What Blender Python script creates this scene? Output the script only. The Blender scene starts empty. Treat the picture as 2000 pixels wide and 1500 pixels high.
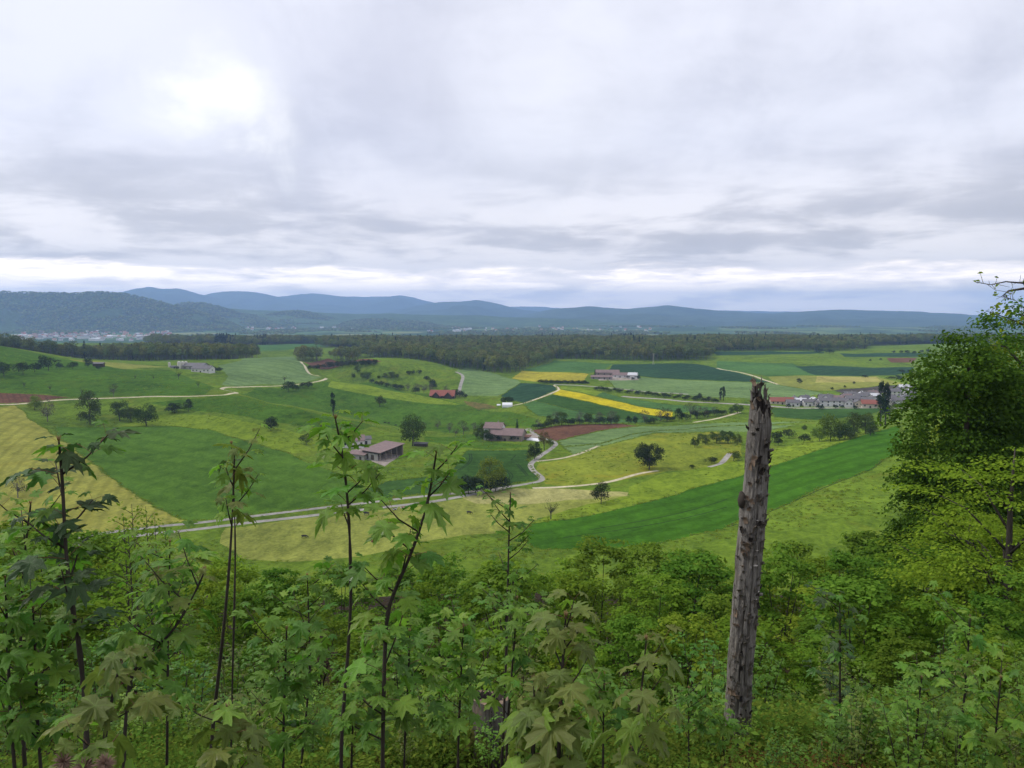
import bpy, bmesh, math, random
import numpy as np
from mathutils import Vector, Matrix, geometry
R = math.radians
rng = np.random.default_rng(7)
random.seed(7)
scene = bpy.context.scene
COL = scene.collection

# ------------------------------------------------------------------ camera
F = 1500.0                      # focal length in photo pixels (2000 x 1500)
HORIZON = 605.0                 # photo row of the eye level
PITCH = math.atan((750 - HORIZON) / F)
CAMZ = 90.0                     # eye height above the valley datum
cam_d = bpy.data.cameras.new('camera')
cam_d.sensor_width = 36.0
cam_d.lens = 36.0 * F / 2000.0
cam_d.clip_start = 0.05
cam_d.clip_end = 60000.0
cam = bpy.data.objects.new('camera', cam_d)
COL.objects.link(cam)
cam.location = (0, 0, CAMZ)
cam.rotation_euler = (R(90) - PITCH, 0, 0)
scene.camera = cam

# ------------------------------------------------------------------ sky, sun, exposure
SUN_EL, SUN_AZ = R(48), R(282)          # compass style: 0 = +Y (ahead), clockwise
world = bpy.data.worlds.new('World')
scene.world = world
world.use_nodes = True
wt = world.node_tree
wt.nodes.clear()


class NT:
    """small node-tree helper"""
    def __init__(s, tree): s.t = tree
    def n(s, typ, **kw):
        nd = s.t.nodes.new(typ)
        for k, v in kw.items(): setattr(nd, k, v)
        return nd
    def set(s, sock, v):
        if v is None: return
        if isinstance(v, bpy.types.NodeSocket): s.t.links.new(v, sock)
        else: sock.default_value = v
    def math(s, op, a, b=None, c=None, clamp=False):
        nd = s.n('ShaderNodeMath', operation=op, use_clamp=clamp)
        s.set(nd.inputs[0], a); s.set(nd.inputs[1], b)
        if c is not None: s.set(nd.inputs[2], c)
        return nd.outputs[0]
    def vmath(s, op, a, b=None):
        nd = s.n('ShaderNodeVectorMath', operation=op)
        s.set(nd.inputs[0], a)
        if b is not None: s.set(nd.inputs[1], b)
        return nd.outputs['Value'] if op in ('DOT_PRODUCT', 'LENGTH') else nd.outputs[0]
    def noise(s, vec, scale, detail=4, rough=0.5, dist=0.0, dims='3D'):
        nd = s.n('ShaderNodeTexNoise', noise_dimensions=dims)
        if vec is not None: s.set(nd.inputs['Vector'], vec)
        s.set(nd.inputs['Scale'], scale); nd.inputs['Detail'].default_value = detail
        nd.inputs['Roughness'].default_value = rough; nd.inputs['Distortion'].default_value = dist
        return nd.outputs['Fac']
    def ss(s, x, a, b, lo=0.0, hi=1.0):
        nd = s.n('ShaderNodeMapRange', interpolation_type='SMOOTHSTEP')
        s.set(nd.inputs['Value'], x); nd.inputs['From Min'].default_value = a; nd.inputs['From Max'].default_value = b
        nd.inputs['To Min'].default_value = lo; nd.inputs['To Max'].default_value = hi
        return nd.outputs['Result']
    def lin(s, x, a, b, lo=0.0, hi=1.0):
        nd = s.n('ShaderNodeMapRange')
        s.set(nd.inputs['Value'], x); nd.inputs['From Min'].default_value = a; nd.inputs['From Max'].default_value = b
        nd.inputs['To Min'].default_value = lo; nd.inputs['To Max'].default_value = hi
        return nd.outputs['Result']
    def mix(s, f, a, b, mode='MIX'):
        nd = s.n('ShaderNodeMix', data_type='RGBA', blend_type=mode)
        s.set(nd.inputs[0], f)
        for i, v in ((6, a), (7, b)):
            if isinstance(v, tuple) and len(v) == 3: v = (*v, 1)
            s.set(nd.inputs[i], v)
        return nd.outputs[2]
    def comb(s, x, y, z):
        nd = s.n('ShaderNodeCombineXYZ')
        s.set(nd.inputs[0], x); s.set(nd.inputs[1], y); s.set(nd.inputs[2], z)
        return nd.outputs[0]


def pix_dir(px, py):
    u, v = (px - 1000) / F, (750 - py) / F
    cp, sp = math.cos(PITCH), math.sin(PITCH)
    return np.array([u, cp + v * sp, -sp + v * cp])


w = NT(wt)
out = w.n('ShaderNodeOutputWorld')
bg = w.n('ShaderNodeBackground')
tc = w.n('ShaderNodeTexCoord')
D = tc.outputs['Generated']
sx = w.n('ShaderNodeSeparateXYZ'); wt.links.new(D, sx.inputs[0])
z = w.math('MAXIMUM', sx.outputs[2], 0.0)
# a flat cloud deck seen in perspective
iz = w.math('DIVIDE', 1.0, w.math('ADD', z, 0.10))
P2 = w.comb(w.math('MULTIPLY', sx.outputs[0], iz), w.math('MULTIPLY', sx.outputs[1], iz), 3.7)
n_big = w.noise(P2, 0.52, 5, 0.55, 0.25)
n_mid = w.noise(P2, 1.5, 5, 0.58, 0.3)
n_fin = w.noise(D, 8.0, 5, 0.6, 0.4)
# low cumulus rim just above the horizon: azimuth / elevation puffs
PC = w.comb(w.math('MULTIPLY', sx.outputs[0], 9.0), w.math('MULTIPLY', sx.outputs[1], 9.0), w.math('MULTIPLY', z, 60.0))
n_cum = w.noise(PC, 0.9, 5, 0.6, 0.3)
tone = w.math('ADD', w.math('MULTIPLY', n_big, 0.62), w.math('ADD', w.math('MULTIPLY', n_mid, 0.26), w.math('MULTIPLY', n_fin, 0.26)))
tone = w.ss(tone, 0.39, 0.66)
deck = w.mix(tone, (0.46, 0.47, 0.545), (0.69, 0.695, 0.765))
# heavier grey bellies low in the deck
band = w.math('MULTIPLY', w.ss(z, 0.035, 0.070), w.ss(z, 0.20, 0.10))
belly = w.math('MULTIPLY', band, w.ss(w.math('ADD', w.math('MULTIPLY', n_big, 0.5), w.math('MULTIPLY', n_mid, 0.5)), 0.56, 0.43))
deck = w.mix(w.math('MULTIPLY', belly, 0.60), deck, (0.33, 0.34, 0.40))
# bright rim of far cumulus under the deck
deck = w.mix(w.ss(z, 0.22, 0.03), deck, w.mix(1.0, deck, (1.30, 1.20, 1.04), 'MULTIPLY'))
rim = w.ss(w.math('ADD', z, w.math('MULTIPLY', w.math('SUBTRACT', n_mid, 0.5), 0.05)), 0.058, 0.040)
cum = w.mix(w.ss(n_cum, 0.36, 0.58), (1.32, 1.18, 1.05), (2.0, 1.74, 1.47))
deck = w.mix(rim, deck, cum)
# the thin places where the deck lets light through, and one darker rag of cloud beside them
wob = w.math('ADD', w.math('MULTIPLY', w.math('SUBTRACT', n_fin, 0.5), 0.26), w.math('MULTIPLY', w.math('SUBTRACT', n_mid, 0.5), 0.16))
for (gx, gy, rad, amp, cc) in ((462, 172, 0.034, 1.0, (1.02, 1.01, 0.99)), (1010, 165, 0.08, 0.30, (0.95, 0.94, 0.93)), (385, 235, 0.028, 0.7, (1.0, 0.99, 0.97)), (765, 140, 0.11, 0.55, (0.43, 0.435, 0.52))):
    gd = pix_dir(gx, gy); gd = gd / np.linalg.norm(gd)
    dd = w.math('ADD', w.vmath('LENGTH', w.vmath('SUBTRACT', D, tuple(gd))), wob)
    deck = w.mix(w.math('MULTIPLY', w.ss(dd, rad * 2.8, -0.04), amp), deck, cc)
sky = w.n('ShaderNodeTexSky', sky_type='NISHITA')
sky.sun_disc = False
sky.sun_elevation = SUN_EL
sky.sun_rotation = SUN_AZ
skyc = w.vmath('MULTIPLY', sky.outputs[0], (0.08, 0.08, 0.08))
cover = w.mix(0.94, skyc, deck)
wt.links.new(cover, bg.inputs[0])
bg.inputs[1].default_value = 1.0
world.cycles.sampling_method = 'MANUAL'
world.cycles.sample_map_resolution = 512
wt.links.new(bg.outputs[0], out.inputs[0])

sun_d = bpy.data.lights.new('sun', 'SUN')
sun_d.energy = 1.5
sun_d.angle = R(14)
sun_d.color = (1.0, 0.96, 0.90)
sun = bpy.data.objects.new('sun', sun_d)
COL.objects.link(sun)
sd = Vector((math.sin(SUN_AZ) * math.cos(SUN_EL), math.cos(SUN_AZ) * math.cos(SUN_EL), math.sin(SUN_EL)))
sun.rotation_euler = sd.to_track_quat('Z', 'Y').to_euler()
sun.location = (0, 0, 600)

vs = scene.view_settings
vs.view_transform = 'Standard'; vs.look = 'None'; vs.gamma = 1.0; vs.use_curve_mapping = False
vs.exposure = 0.55
cy = scene.cycles
cy.max_bounces = 6; cy.diffuse_bounces = 3; cy.glossy_bounces = 2; cy.transmission_bounces = 3
cy.transparent_max_bounces = 4; cy.volume_bounces = 2
cy.use_denoising = True
cy.use_adaptive_sampling = False
cy.caustics_reflective = False; cy.caustics_refractive = False
cy.sample_clamp_indirect = 4.0

# ------------------------------------------------------------------ helpers
def mesh_np(name, V, Fc, mats=None, midx=None, smooth=False):
    """fast mesh from numpy verts (n,3) and faces (m,k)"""
    V = np.asarray(V, dtype=np.float32); Fc = np.asarray(Fc, dtype=np.int32)
    me = bpy.data.meshes.new(name)
    k = Fc.shape[1]
    me.vertices.add(len(V)); me.vertices.foreach_set('co', V.ravel())
    me.loops.add(Fc.size); me.loops.foreach_set('vertex_index', Fc.ravel())
    me.polygons.add(len(Fc)); me.polygons.foreach_set('loop_start', np.arange(0, Fc.size, k, dtype=np.int32))
    if midx is not None: me.polygons.foreach_set('material_index', np.asarray(midx, dtype=np.int32))
    if smooth: me.polygons.foreach_set('use_smooth', np.ones(len(Fc), dtype=bool))
    me.update(calc_edges=True)
    for m in (mats or []): me.materials.append(m)
    return me


def mesh_py(name, V, Fc, mats=None, midx=None, smooth=False):
    me = bpy.data.meshes.new(name)
    me.from_pydata([tuple(v) for v in V], [], Fc)
    for m in (mats or []): me.materials.append(m)
    if midx is not None: me.polygons.foreach_set('material_index', np.asarray(midx, dtype=np.int32))
    if smooth: me.polygons.foreach_set('use_smooth', np.ones(len(Fc), dtype=bool))
    me.update()
    return me


def obj(name, data, parent=None, label=None, cat=None, group=None, kind=None, loc=None, rot=None, scale=None):
    o = bpy.data.objects.new(name, data)
    COL.objects.link(o)
    if parent is not None: o.parent = parent
    if label: o['label'] = label
    if cat: o['category'] = cat
    if group: o['group'] = group
    if kind: o['kind'] = kind
    if loc is not None: o.location = loc
    if rot is not None: o.rotation_euler = rot
    if scale is not None: o.scale = (scale,) * 3 if isinstance(scale, (int, float)) else scale
    return o


def box(V, Fc, x0, x1, y0, y1, z0, z1):
    b = len(V)
    V += [(x0, y0, z0), (x1, y0, z0), (x1, y1, z0), (x0, y1, z0), (x0, y0, z1), (x1, y0, z1), (x1, y1, z1), (x0, y1, z1)]
    Fc += [(b, b+3, b+2, b+1), (b+4, b+5, b+6, b+7), (b, b+1, b+5, b+4), (b+1, b+2, b+6, b+5), (b+2, b+3, b+7, b+6), (b+3, b, b+4, b+7)]


def tube(V, Fc, pts, radii, seg=6, cap=True):
    """tapered tube along a polyline"""
    pts = [Vector(p) for p in pts]
    b0 = len(V)
    n = len(pts)
    ref = Vector((0.31, 0.95, 0.1))
    for i, p in enumerate(pts):
        t = (pts[min(i + 1, n - 1)] - pts[max(i - 1, 0)]).normalized()
        a = t.cross(ref)
        if a.length < 1e-3: a = t.cross(Vector((1, 0, 0)))
        a.normalize(); b = t.cross(a)
        for k in range(seg):
            an = 2 * math.pi * k / seg
            V.append(tuple(p + (a * math.cos(an) + b * math.sin(an)) * radii[i]))
    for i in range(n - 1):
        for k in range(seg):
            k2 = (k + 1) % seg
            Fc.append((b0 + i * seg + k, b0 + i * seg + k2, b0 + (i + 1) * seg + k2, b0 + (i + 1) * seg + k))
    if cap:
        Fc.append(tuple(b0 + (n - 1) * seg + k for k in range(seg)))
        Fc.append(tuple(b0 + k for k in reversed(range(seg))))


def vnoise(x, y, seed=0):
    """cheap smooth value noise, numpy"""
    x = np.asarray(x, float); y = np.asarray(y, float)
    xi = np.floor(x).astype(np.int64); yi = np.floor(y).astype(np.int64)
    fx = x - xi; fy = y - yi
    fx = fx * fx * (3 - 2 * fx); fy = fy * fy * (3 - 2 * fy)
    def h(a, b):
        v = (a * 374761393 + b * 668265263 + seed * 1442695041) & 0xffffffff
        v = ((v ^ (v >> 13)) * 1274126177) & 0xffffffff
        return ((v ^ (v >> 16)) & 0xffff) / 65535.0
    return (h(xi, yi) * (1 - fx) + h(xi + 1, yi) * fx) * (1 - fy) + (h(xi, yi + 1) * (1 - fx) + h(xi + 1, yi + 1) * fx) * fy


def fbm(x, y, oct=4, seed=0):
    s = 0; a = 0.5
    for i in range(oct):
        s = s + a * vnoise(np.asarray(x) * 2 ** i + 17.3 * i, np.asarray(y) * 2 ** i - 9.1 * i, seed + i); a *= 0.5
    return s


# ------------------------------------------------------------------ materials
MATS = {}
def new_mat(name):
    m = bpy.data.materials.new(name); m.use_nodes = True
    t = m.node_tree; t.nodes.clear()
    o = t.nodes.new('ShaderNodeOutputMaterial')
    MATS[name] = m
    return m, NT(t), o


def field_mat(name, c, c2=None, big=0.014, med=0.16, fine=0.55, amp=0.35, rough=0.9, stripe=None, bump=0.25, patch=None, patch_amt=0.5):
    """crop, grass or soil: real colour with patchy growth at three scales, optional sowing rows"""
    m, t, o = new_mat(name)
    geo = t.n('ShaderNodeNewGeometry')
    p = geo.outputs['Position']
    c2 = tuple(v * 0.80 for v in (c2 or tuple(v * 0.72 for v in c)))
    c = tuple(v * 1.38 for v in c)
    ps = t.vmath('MULTIPLY', p, (1.0, 0.55, 1.0))
    nb = t.noise(t.vmath('MULTIPLY', p, (1.0, 1.0, 3.5)), big, 4, 0.6, 0.8); nm = t.noise(ps, med, 5, 0.68, 0.5); nf = t.noise(p, fine, 3, 0.7)
    f = t.math('ADD', t.math('MULTIPLY', nb, 0.40), t.math('ADD', t.math('MULTIPLY', nm, 0.50), t.math('MULTIPLY', nf, 0.35)))
    f = t.lin(f, 0.625 - amp * 0.42, 0.625 + amp * 0.42)
    col = t.mix(f, c2, c)
    if patch:
        pm = t.ss(t.noise(p, big * 2.6, 5, 0.65, 0.8), 0.50, 0.68)
        col = t.mix(t.math('MULTIPLY', pm, patch_amt), col, patch)
    if stripe:
        ang, period, dark = stripe
        d = t.vmath('DOT_PRODUCT', p, (math.cos(ang), math.sin(ang), 0))
        d = t.math('ADD', d, t.math('MULTIPLY', t.noise(p, 0.02, 2), 4.0))
        s = t.math('SINE', t.math('MULTIPLY', d, 2 * math.pi / period))
        s = t.math('MULTIPLY', t.ss(s, 0.1, 0.95), t.ss(nm, 0.3, 0.65, 0.4, 1.0))
        col = t.mix(t.math('MULTIPLY', s, dark), col, tuple(v * 0.62 for v in c2))
    b = t.n('ShaderNodeBsdfDiffuse'); b.inputs['Roughness'].default_value = 0.8
    t.set(b.inputs['Color'], col)
    if bump:
        bp = t.n('ShaderNodeBump'); bp.inputs['Strength'].default_value = bump; bp.inputs['Distance'].default_value = 0.5
        t.set(bp.inputs['Height'], t.math('ADD', nf, t.math('MULTIPLY', nm, 3.0))); t.set(b.inputs['Normal'], bp.outputs[0])
    t.set(o.inputs['Surface'], b.outputs[0])
    return m


def leaf_mat(name, c1, c2, transl=0.3, objvar=0.25, gloss=0.0, vein=False):
    m, t, o = new_mat(name)
    geo = t.n('ShaderNodeNewGeometry'); oi = t.n('ShaderNodeObjectInfo')
    col = t.mix(geo.outputs['Random Per Island'], c1, c2)
    hsv = t.n('ShaderNodeHueSaturation')
    t.set(hsv.inputs['Hue'], t.lin(oi.outputs['Random'], 0, 1, 0.5 - 0.040 * objvar / 0.25, 0.5 + 0.008 * objvar / 0.25))
    t.set(hsv.inputs['Value'], t.lin(t.math('FRACT', t.math('MULTIPLY', oi.outputs['Random'], 7.31)), 0, 1, 1 - objvar, 1 + objvar))
    t.set(hsv.inputs['Color'], col); col = hsv.outputs[0]
    nrm = None
    if vein:
        at = t.n('ShaderNodeAttribute', attribute_name='vein')
        vv = t.math('POWER', at.outputs['Fac'], 6.0)
        tcx = t.n('ShaderNodeTexCoord')
        nn = t.noise(tcx.outputs['Object'], 28.0, 4, 0.6)
        col = t.mix(t.lin(nn, 0.3, 0.7, 0, 0.45), col, tuple(v * 0.6 for v in c1))
        col = t.mix(t.math('MULTIPLY', vv, 0.45), col, tuple(min(1, v * 1.9 + 0.02) for v in c2))
        bp = t.n('ShaderNodeBump'); bp.inputs['Strength'].default_value = 0.5; bp.inputs['Distance'].default_value = 0.01
        t.set(bp.inputs['Height'], nn); nrm = bp.outputs[0]
    d = t.n('ShaderNodeBsdfDiffuse'); t.set(d.inputs['Color'], col)
    tr = t.n('ShaderNodeBsdfTranslucent'); t.set(tr.inputs['Color'], t.mix(0.5, col, tuple(min(1, v * 1.6) for v in c2)))
    if nrm is not None: t.set(d.inputs['Normal'], nrm)
    mx = t.n('ShaderNodeMixShader'); mx.inputs[0].default_value = transl
    t.set(mx.inputs[1], d.outputs[0]); t.set(mx.inputs[2], tr.outputs[0])
    res = mx.outputs[0]
    if gloss:
        g = t.n('ShaderNodeBsdfGlossy'); g.inputs['Roughness'].default_value = 0.38; g.inputs['Color'].default_value = (1, 1, 1, 1)
        if nrm is not None: t.set(g.inputs['Normal'], nrm)
        lw = t.n('ShaderNodeLayerWeight'); lw.inputs['Blend'].default_value = 0.25
        m2 = t.n('ShaderNodeMixShader'); t.set(m2.inputs[0], t.lin(lw.outputs['Facing'], 0, 1, 0.02, gloss))
        t.set(m2.inputs[1], res); t.set(m2.inputs[2], g.outputs[0]); res = m2.outputs[0]
    t.set(o.inputs['Surface'], res)
    return m


def plain_mat(name, c, c2=None, scale=2.0, rough=0.8, stretch=(1, 1, 1), bump=0.0, spec=0.3, objvar=0.0):
    m, t, o = new_mat(name)
    tcx = t.n('ShaderNodeTexCoord')
    v = t.vmath('MULTIPLY', tcx.outputs['Object'], stretch)
    n = t.noise(v, scale, 6, 0.62, 0.3)
    col = t.mix(t.lin(n, 0.3, 0.7), c2 or tuple(k * 0.7 for k in c), c)
    if objvar:
        oi = t.n('ShaderNodeObjectInfo'); hsv = t.n('ShaderNodeHueSaturation')
        t.set(hsv.inputs['Value'], t.lin(oi.outputs['Random'], 0, 1, 1 - objvar, 1 + objvar)); t.set(hsv.inputs['Color'], col); col = hsv.outputs[0]
    b = t.n('ShaderNodeBsdfPrincipled'); t.set(b.inputs['Base Color'], col); b.inputs['Roughness'].default_value = rough
    b.inputs['Specular IOR Level'].default_value = spec
    if bump:
        bp = t.n('ShaderNodeBump'); bp.inputs['Strength'].default_value = bump; bp.inputs['Distance'].default_value = 0.02
        t.set(bp.inputs['Height'], n); t.set(b.inputs['Normal'], bp.outputs[0])
    t.set(o.inputs['Surface'], b.outputs[0])
    return m
# ------------------------------------------------------------------ terrain shape
# surveyed spots: photo column, photo row, distance ahead in metres (judged from barns, cows, trees and roads)
CTRL = """-100,1050,300 200,1045,285 560,1092,262 800,1080,265 1060,1073,270 1300,1060,262 1500,1040,255 1720,1000,262 2000,1000,250 2200,1000,245
-100,960,350 100,950,352 370,1019,308 600,995,325 750,980,335 900,965,350 1060,940,380 1230,965,345 1400,1000,300 1600,950,310 1720,900,345 2000,880,350
-100,860,430 100,860,440 350,920,390 560,930,385 711,955,362 800,934,385 950,900,430 1050,899,432 1200,915,405 1300,900,425 1450,900,400 1600,870,420 1700,850,430 2000,820,470
0,795,520 100,833,500 345,833,510 525,875,450 700,890,445 800,870,470 950,860,510 1050,852,525 1170,870,490 1250,850,520 1400,842,520 1550,850,480 1650,845,480
-100,770,560 0,780,560 100,783,570 300,774,600 460,768,625 600,800,565 700,820,560 830,850,540 950,840,560 1060,830,575 1200,827,590 1300,818,620 1400,820,600 1550,820,590 1700,810,610 2000,790,650
100,750,640 300,750,680 450,752,750 600,752,790 700,775,755 850,800,715 960,805,690 1020,790,700 1150,785,730 1275,800,680 1400,789,700 1560,797,690 1750,795,690
600,803,640 700,823,640 790,842,620 870,852,600 530,786,680
700,758,960 790,771,900 640,746,960
-100,690,740 0,690,760 100,715,740 200,720,760 385,728,810 550,735,850 640,738,870 720,747,870 800,766,820 870,780,790 905,772,830 980,774,780 1085,752,870 1200,757,840 1345,770,780 1500,778,750 1650,765,790 1780,755,850
-100,672,850 0,676,850 100,693,870 250,712,880 420,714,900 510,698,980 587,705,960 700,706,980 747,707,1000 850,716,1010 905,728,980 1012,745,920 1055,740,960 1150,730,1000 1200,738,960 1400,744,920 1500,740,950 1600,733,1000 1780,725,1080
0,700,1100 250,704,1150 510,704,1120 700,708,1150 450,683,1500 180,676,1600 700,690,1400 900,725,1080 1000,725,1080 1082,704,1250 1197,711,1180 1362,710,1180 1400,690,1400 1600,688,1450 1750,690,1400 1850,680,1550 1700,676,1750
-200,671,2200 100,671,2200 400,671,2200 700,670,2200 1000,669,2200 1300,669,2200 1600,668,2200 1900,668,2200 2200,668,2200
-200,668,2800 400,668,2800 1000,668,2800 1600,667,2800 2200,667,2800"""
_c = np.array([[float(v) for v in s.split(',')] for s in CTRL.split()])
_d = np.array([pix_dir(a, b) for a, b, _ in _c])
_u = _d[:, 0] / _d[:, 1]; _q = _d[:, 2] / _d[:, 1]
_C = np.stack([_u * 2.2, np.log(_c[:, 2])], 1)
def _phi(r2): return 0.5 * r2 * np.log(r2 + 1e-12)
_n = len(_C)
_K = _phi(((_C[:, None] - _C[None]) ** 2).sum(-1)) + np.eye(_n) * 2e-3
_Pm = np.concatenate([np.ones((_n, 1)), _C], 1)
_A = np.zeros((_n + 3, _n + 3)); _A[:_n, :_n] = _K; _A[:_n, _n:] = _Pm; _A[_n:, :_n] = _Pm.T
_W = np.linalg.solve(_A, np.concatenate([_q, np.zeros(3)]))


def sstep(x, a, b):
    t = np.clip((x - a) / (b - a), 0, 1)
    return t * t * (3 - 2 * t)


_sy = np.array([-400, -60, 0, 3, 8, 15, 25, 45, 70, 110, 160, 210, 260, 400])
_sz = np.array([60, 6, -1.65, -2.4, -4.9, -8.6, -13.2, -21.8, -33, -50, -67, -79, -85.5, -88.0])


def H(x, y):
    """ground height (world z) at x, y"""
    x = np.atleast_1d(np.asarray(x, float)); y = np.atleast_1d(np.asarray(y, float))
    near = np.interp(y, _sy, _sz) + 0.5 * (vnoise(x * 0.22, y * 0.22, 3) - 0.5) * np.clip((np.hypot(x, y) - 2) / 8, 0, 1) \
        + 4.0 * (vnoise(x * 0.02, y * 0.02, 5) - 0.5) * np.clip((np.hypot(x, y) - 20) / 60, 0, 1)
    ym = np.maximum(y, 180.0)
    u = np.clip(x / ym, -0.95, 0.95)
    Q = np.stack([u * 2.2, np.log(np.clip(ym, 180, 2900))], 1)
    mid = np.empty(len(x))
    for i in range(0, len(x), 20000):
        q = Q[i:i + 20000]
        mid[i:i + 20000] = _phi(((q[:, None] - _C[None]) ** 2).sum(-1)) @ _W[:_n] + np.concatenate([np.ones((len(q), 1)), q], 1) @ _W[_n:]
    mid = mid * ym
    mid = mid + 4.2 * (fbm(x * 0.011, y * 0.009, 3, 11) - 0.44) * np.clip(y / 600, 0.3, 1.5)
    far = -140 + 10 * (fbm(x * 0.0012, y * 0.0012, 3, 21) - 0.45)
    wn = sstep(y, 190, 262); wf = sstep(y, 2250, 3300)
    return CAMZ + (near * (1 - wn) + mid * wn) * (1 - wf) + far * wf


def hit(pts, y0=120.0, y1=9000.0):
    """where the sight lines through photo pixels first meet the ground -> (n,3)"""
    pts = np.atleast_2d(np.asarray(pts, float))
    d = np.array([pix_dir(a, b) for a, b in pts])
    U = d[:, 0] / d[:, 1]; Q = d[:, 2] / d[:, 1]
    ys = np.geomspace(y0, y1, 420)
    res = np.zeros((len(pts), 3))
    X = U[:, None] * ys[None]; Yb = np.broadcast_to(ys[None], X.shape)
    hz = H(X.ravel(), Yb.ravel()).reshape(X.shape)
    below = (CAMZ + Q[:, None] * ys[None]) < hz
    idx = np.where(below.any(1), below.argmax(1), len(ys) - 1)
    lo = ys[np.maximum(idx - 1, 0)].copy(); hi = ys[idx].copy()
    for _ in range(18):
        m = 0.5 * (lo + hi)
        b = (CAMZ + Q * m) < H(U * m, m)
        hi = np.where(b, m, hi); lo = np.where(b, lo, m)
    res[:, 0] = U * hi; res[:, 1] = hi; res[:, 2] = H(U * hi, hi)
    return res


def at(px, py, Y):
    d = pix_dir(px, py)
    return Vector((d[0] / d[1] * Y, Y, CAMZ + d[2] / d[1] * Y))


def ground(x, y): return float(H(x, y)[0])
def pp(s): return np.array([[float(v) for v in q.split(',')] for q in s.split()])


# ------------------------------------------------------------------ field and road colours (albedo; two meadow greens also carry slope light and shade)
G = {}
G['meadow'] = field_mat('meadow_grass', (0.125, 0.190, 0.020), (0.070, 0.125, 0.015), patch=(0.17, 0.185, 0.024), patch_amt=0.5, amp=0.3)
G['meadow_dark_shaded'] = field_mat('meadow_dark_shaded_grass', (0.068, 0.138, 0.014), (0.044, 0.094, 0.011), patch=(0.10, 0.15, 0.017), amp=0.3)  # darker grass; also shade of folds and back slopes put into the colour
G['meadow_lime_lit'] = field_mat('meadow_lime_lit_grass', (0.175, 0.240, 0.022), (0.110, 0.175, 0.017), amp=0.35)  # lighter grass; also the light on crests put into the colour
G['meadow_flower'] = field_mat('meadow_flowering', (0.200, 0.235, 0.028), (0.130, 0.170, 0.022), patch=(0.30, 0.24, 0.02), patch_amt=0.55)
G['pasture'] = field_mat('pasture_grass', (0.245, 0.265, 0.055), (0.170, 0.200, 0.042), fine=0.7, amp=0.28, patch=(0.21, 0.23, 0.05))
G['pasture_pale'] = field_mat('pasture_pale_grass', (0.330, 0.310, 0.115), (0.235, 0.240, 0.080), fine=0.7, amp=0.28)
G['hay'] = field_mat('mown_hay', (0.285, 0.282, 0.056), (0.215, 0.225, 0.046), stripe=(R(20), 6.5, 0.35), amp=0.3, patch=(0.26, 0.24, 0.04))
G['crop'] = field_mat('green_crop', (0.084, 0.162, 0.020), (0.058, 0.122, 0.015), fine=1.0, amp=0.3, bump=0.5, stripe=(R(62), 16, 0.22))
G['crop_deep'] = field_mat('deep_green_crop', (0.054, 0.140, 0.011), (0.034, 0.096, 0.008), amp=0.4, stripe=(R(118), 14, 0.35), bump=0.4)
G['crop_dark'] = field_mat('dark_crop', (0.050, 0.105, 0.022), (0.033, 0.076, 0.016), amp=0.35, stripe=(R(100), 12, 0.25))
G['crop_blue'] = field_mat('blue_green_crop', (0.034, 0.075, 0.034), (0.024, 0.056, 0.027), amp=0.35, stripe=(R(140), 14, 0.3))
G['crop_mid'] = field_mat('mid_green_crop', (0.078, 0.160, 0.040), (0.055, 0.120, 0.032), amp=0.35, stripe=(R(75), 15, 0.25))
G['sage'] = field_mat('sage_crop', (0.150, 0.225, 0.078), (0.110, 0.175, 0.060), amp=0.4, stripe=(R(60), 18, 0.28))
G['olive'] = field_mat('olive_meadow', (0.230, 0.245, 0.050), (0.165, 0.185, 0.040), amp=0.35)
G['straw'] = field_mat('straw_strip', (0.330, 0.300, 0.090), (0.270, 0.250, 0.075), amp=0.3)
G['rape'] = field_mat('rapeseed_bloom', (0.480, 0.395, 0.012), (0.380, 0.330, 0.018), fine=0.5, amp=0.3)
G['rape_dull'] = field_mat('rapeseed_fading', (0.350, 0.305, 0.032), (0.260, 0.245, 0.035), fine=0.5, amp=0.3)
G['soil'] = field_mat('ploughed_soil', (0.155, 0.078, 0.048), (0.105, 0.055, 0.036), fine=0.7, amp=0.35, bump=0.5, stripe=(R(35), 4, 0.3))
G['soil_dark'] = field_mat('dark_ploughed_soil', (0.085, 0.075, 0.062), (0.062, 0.055, 0.046), amp=0.35)
G['rough'] = field_mat('rough_weedy_ground', (0.165, 0.115, 0.045), (0.10, 0.12, 0.03), fine=0.5, amp=0.3)
G['road'] = field_mat('worn_asphalt', (0.330, 0.310, 0.275), (0.270, 0.255, 0.225), big=0.05, med=0.4, amp=0.4, bump=0.1)
G['gravel'] = field_mat('pale_gravel', (0.540, 0.480, 0.330), (0.420, 0.370, 0.250), big=0.05, med=0.4, amp=0.4, bump=0.1)
G['yard'] = field_mat('dusty_yard', (0.330, 0.280, 0.235), (0.240, 0.205, 0.170), big=0.05, med=0.3, amp=0.35)
G['tram'] = field_mat('pressed_crop', (0.028, 0.055, 0.018), (0.020, 0.040, 0.014), amp=0.4)
G['litter'] = field_mat('leaf_litter', (0.060, 0.045, 0.028), (0.030, 0.024, 0.016), big=0.3, med=2.0, fine=12.0, amp=0.3, bump=0.6)
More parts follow.
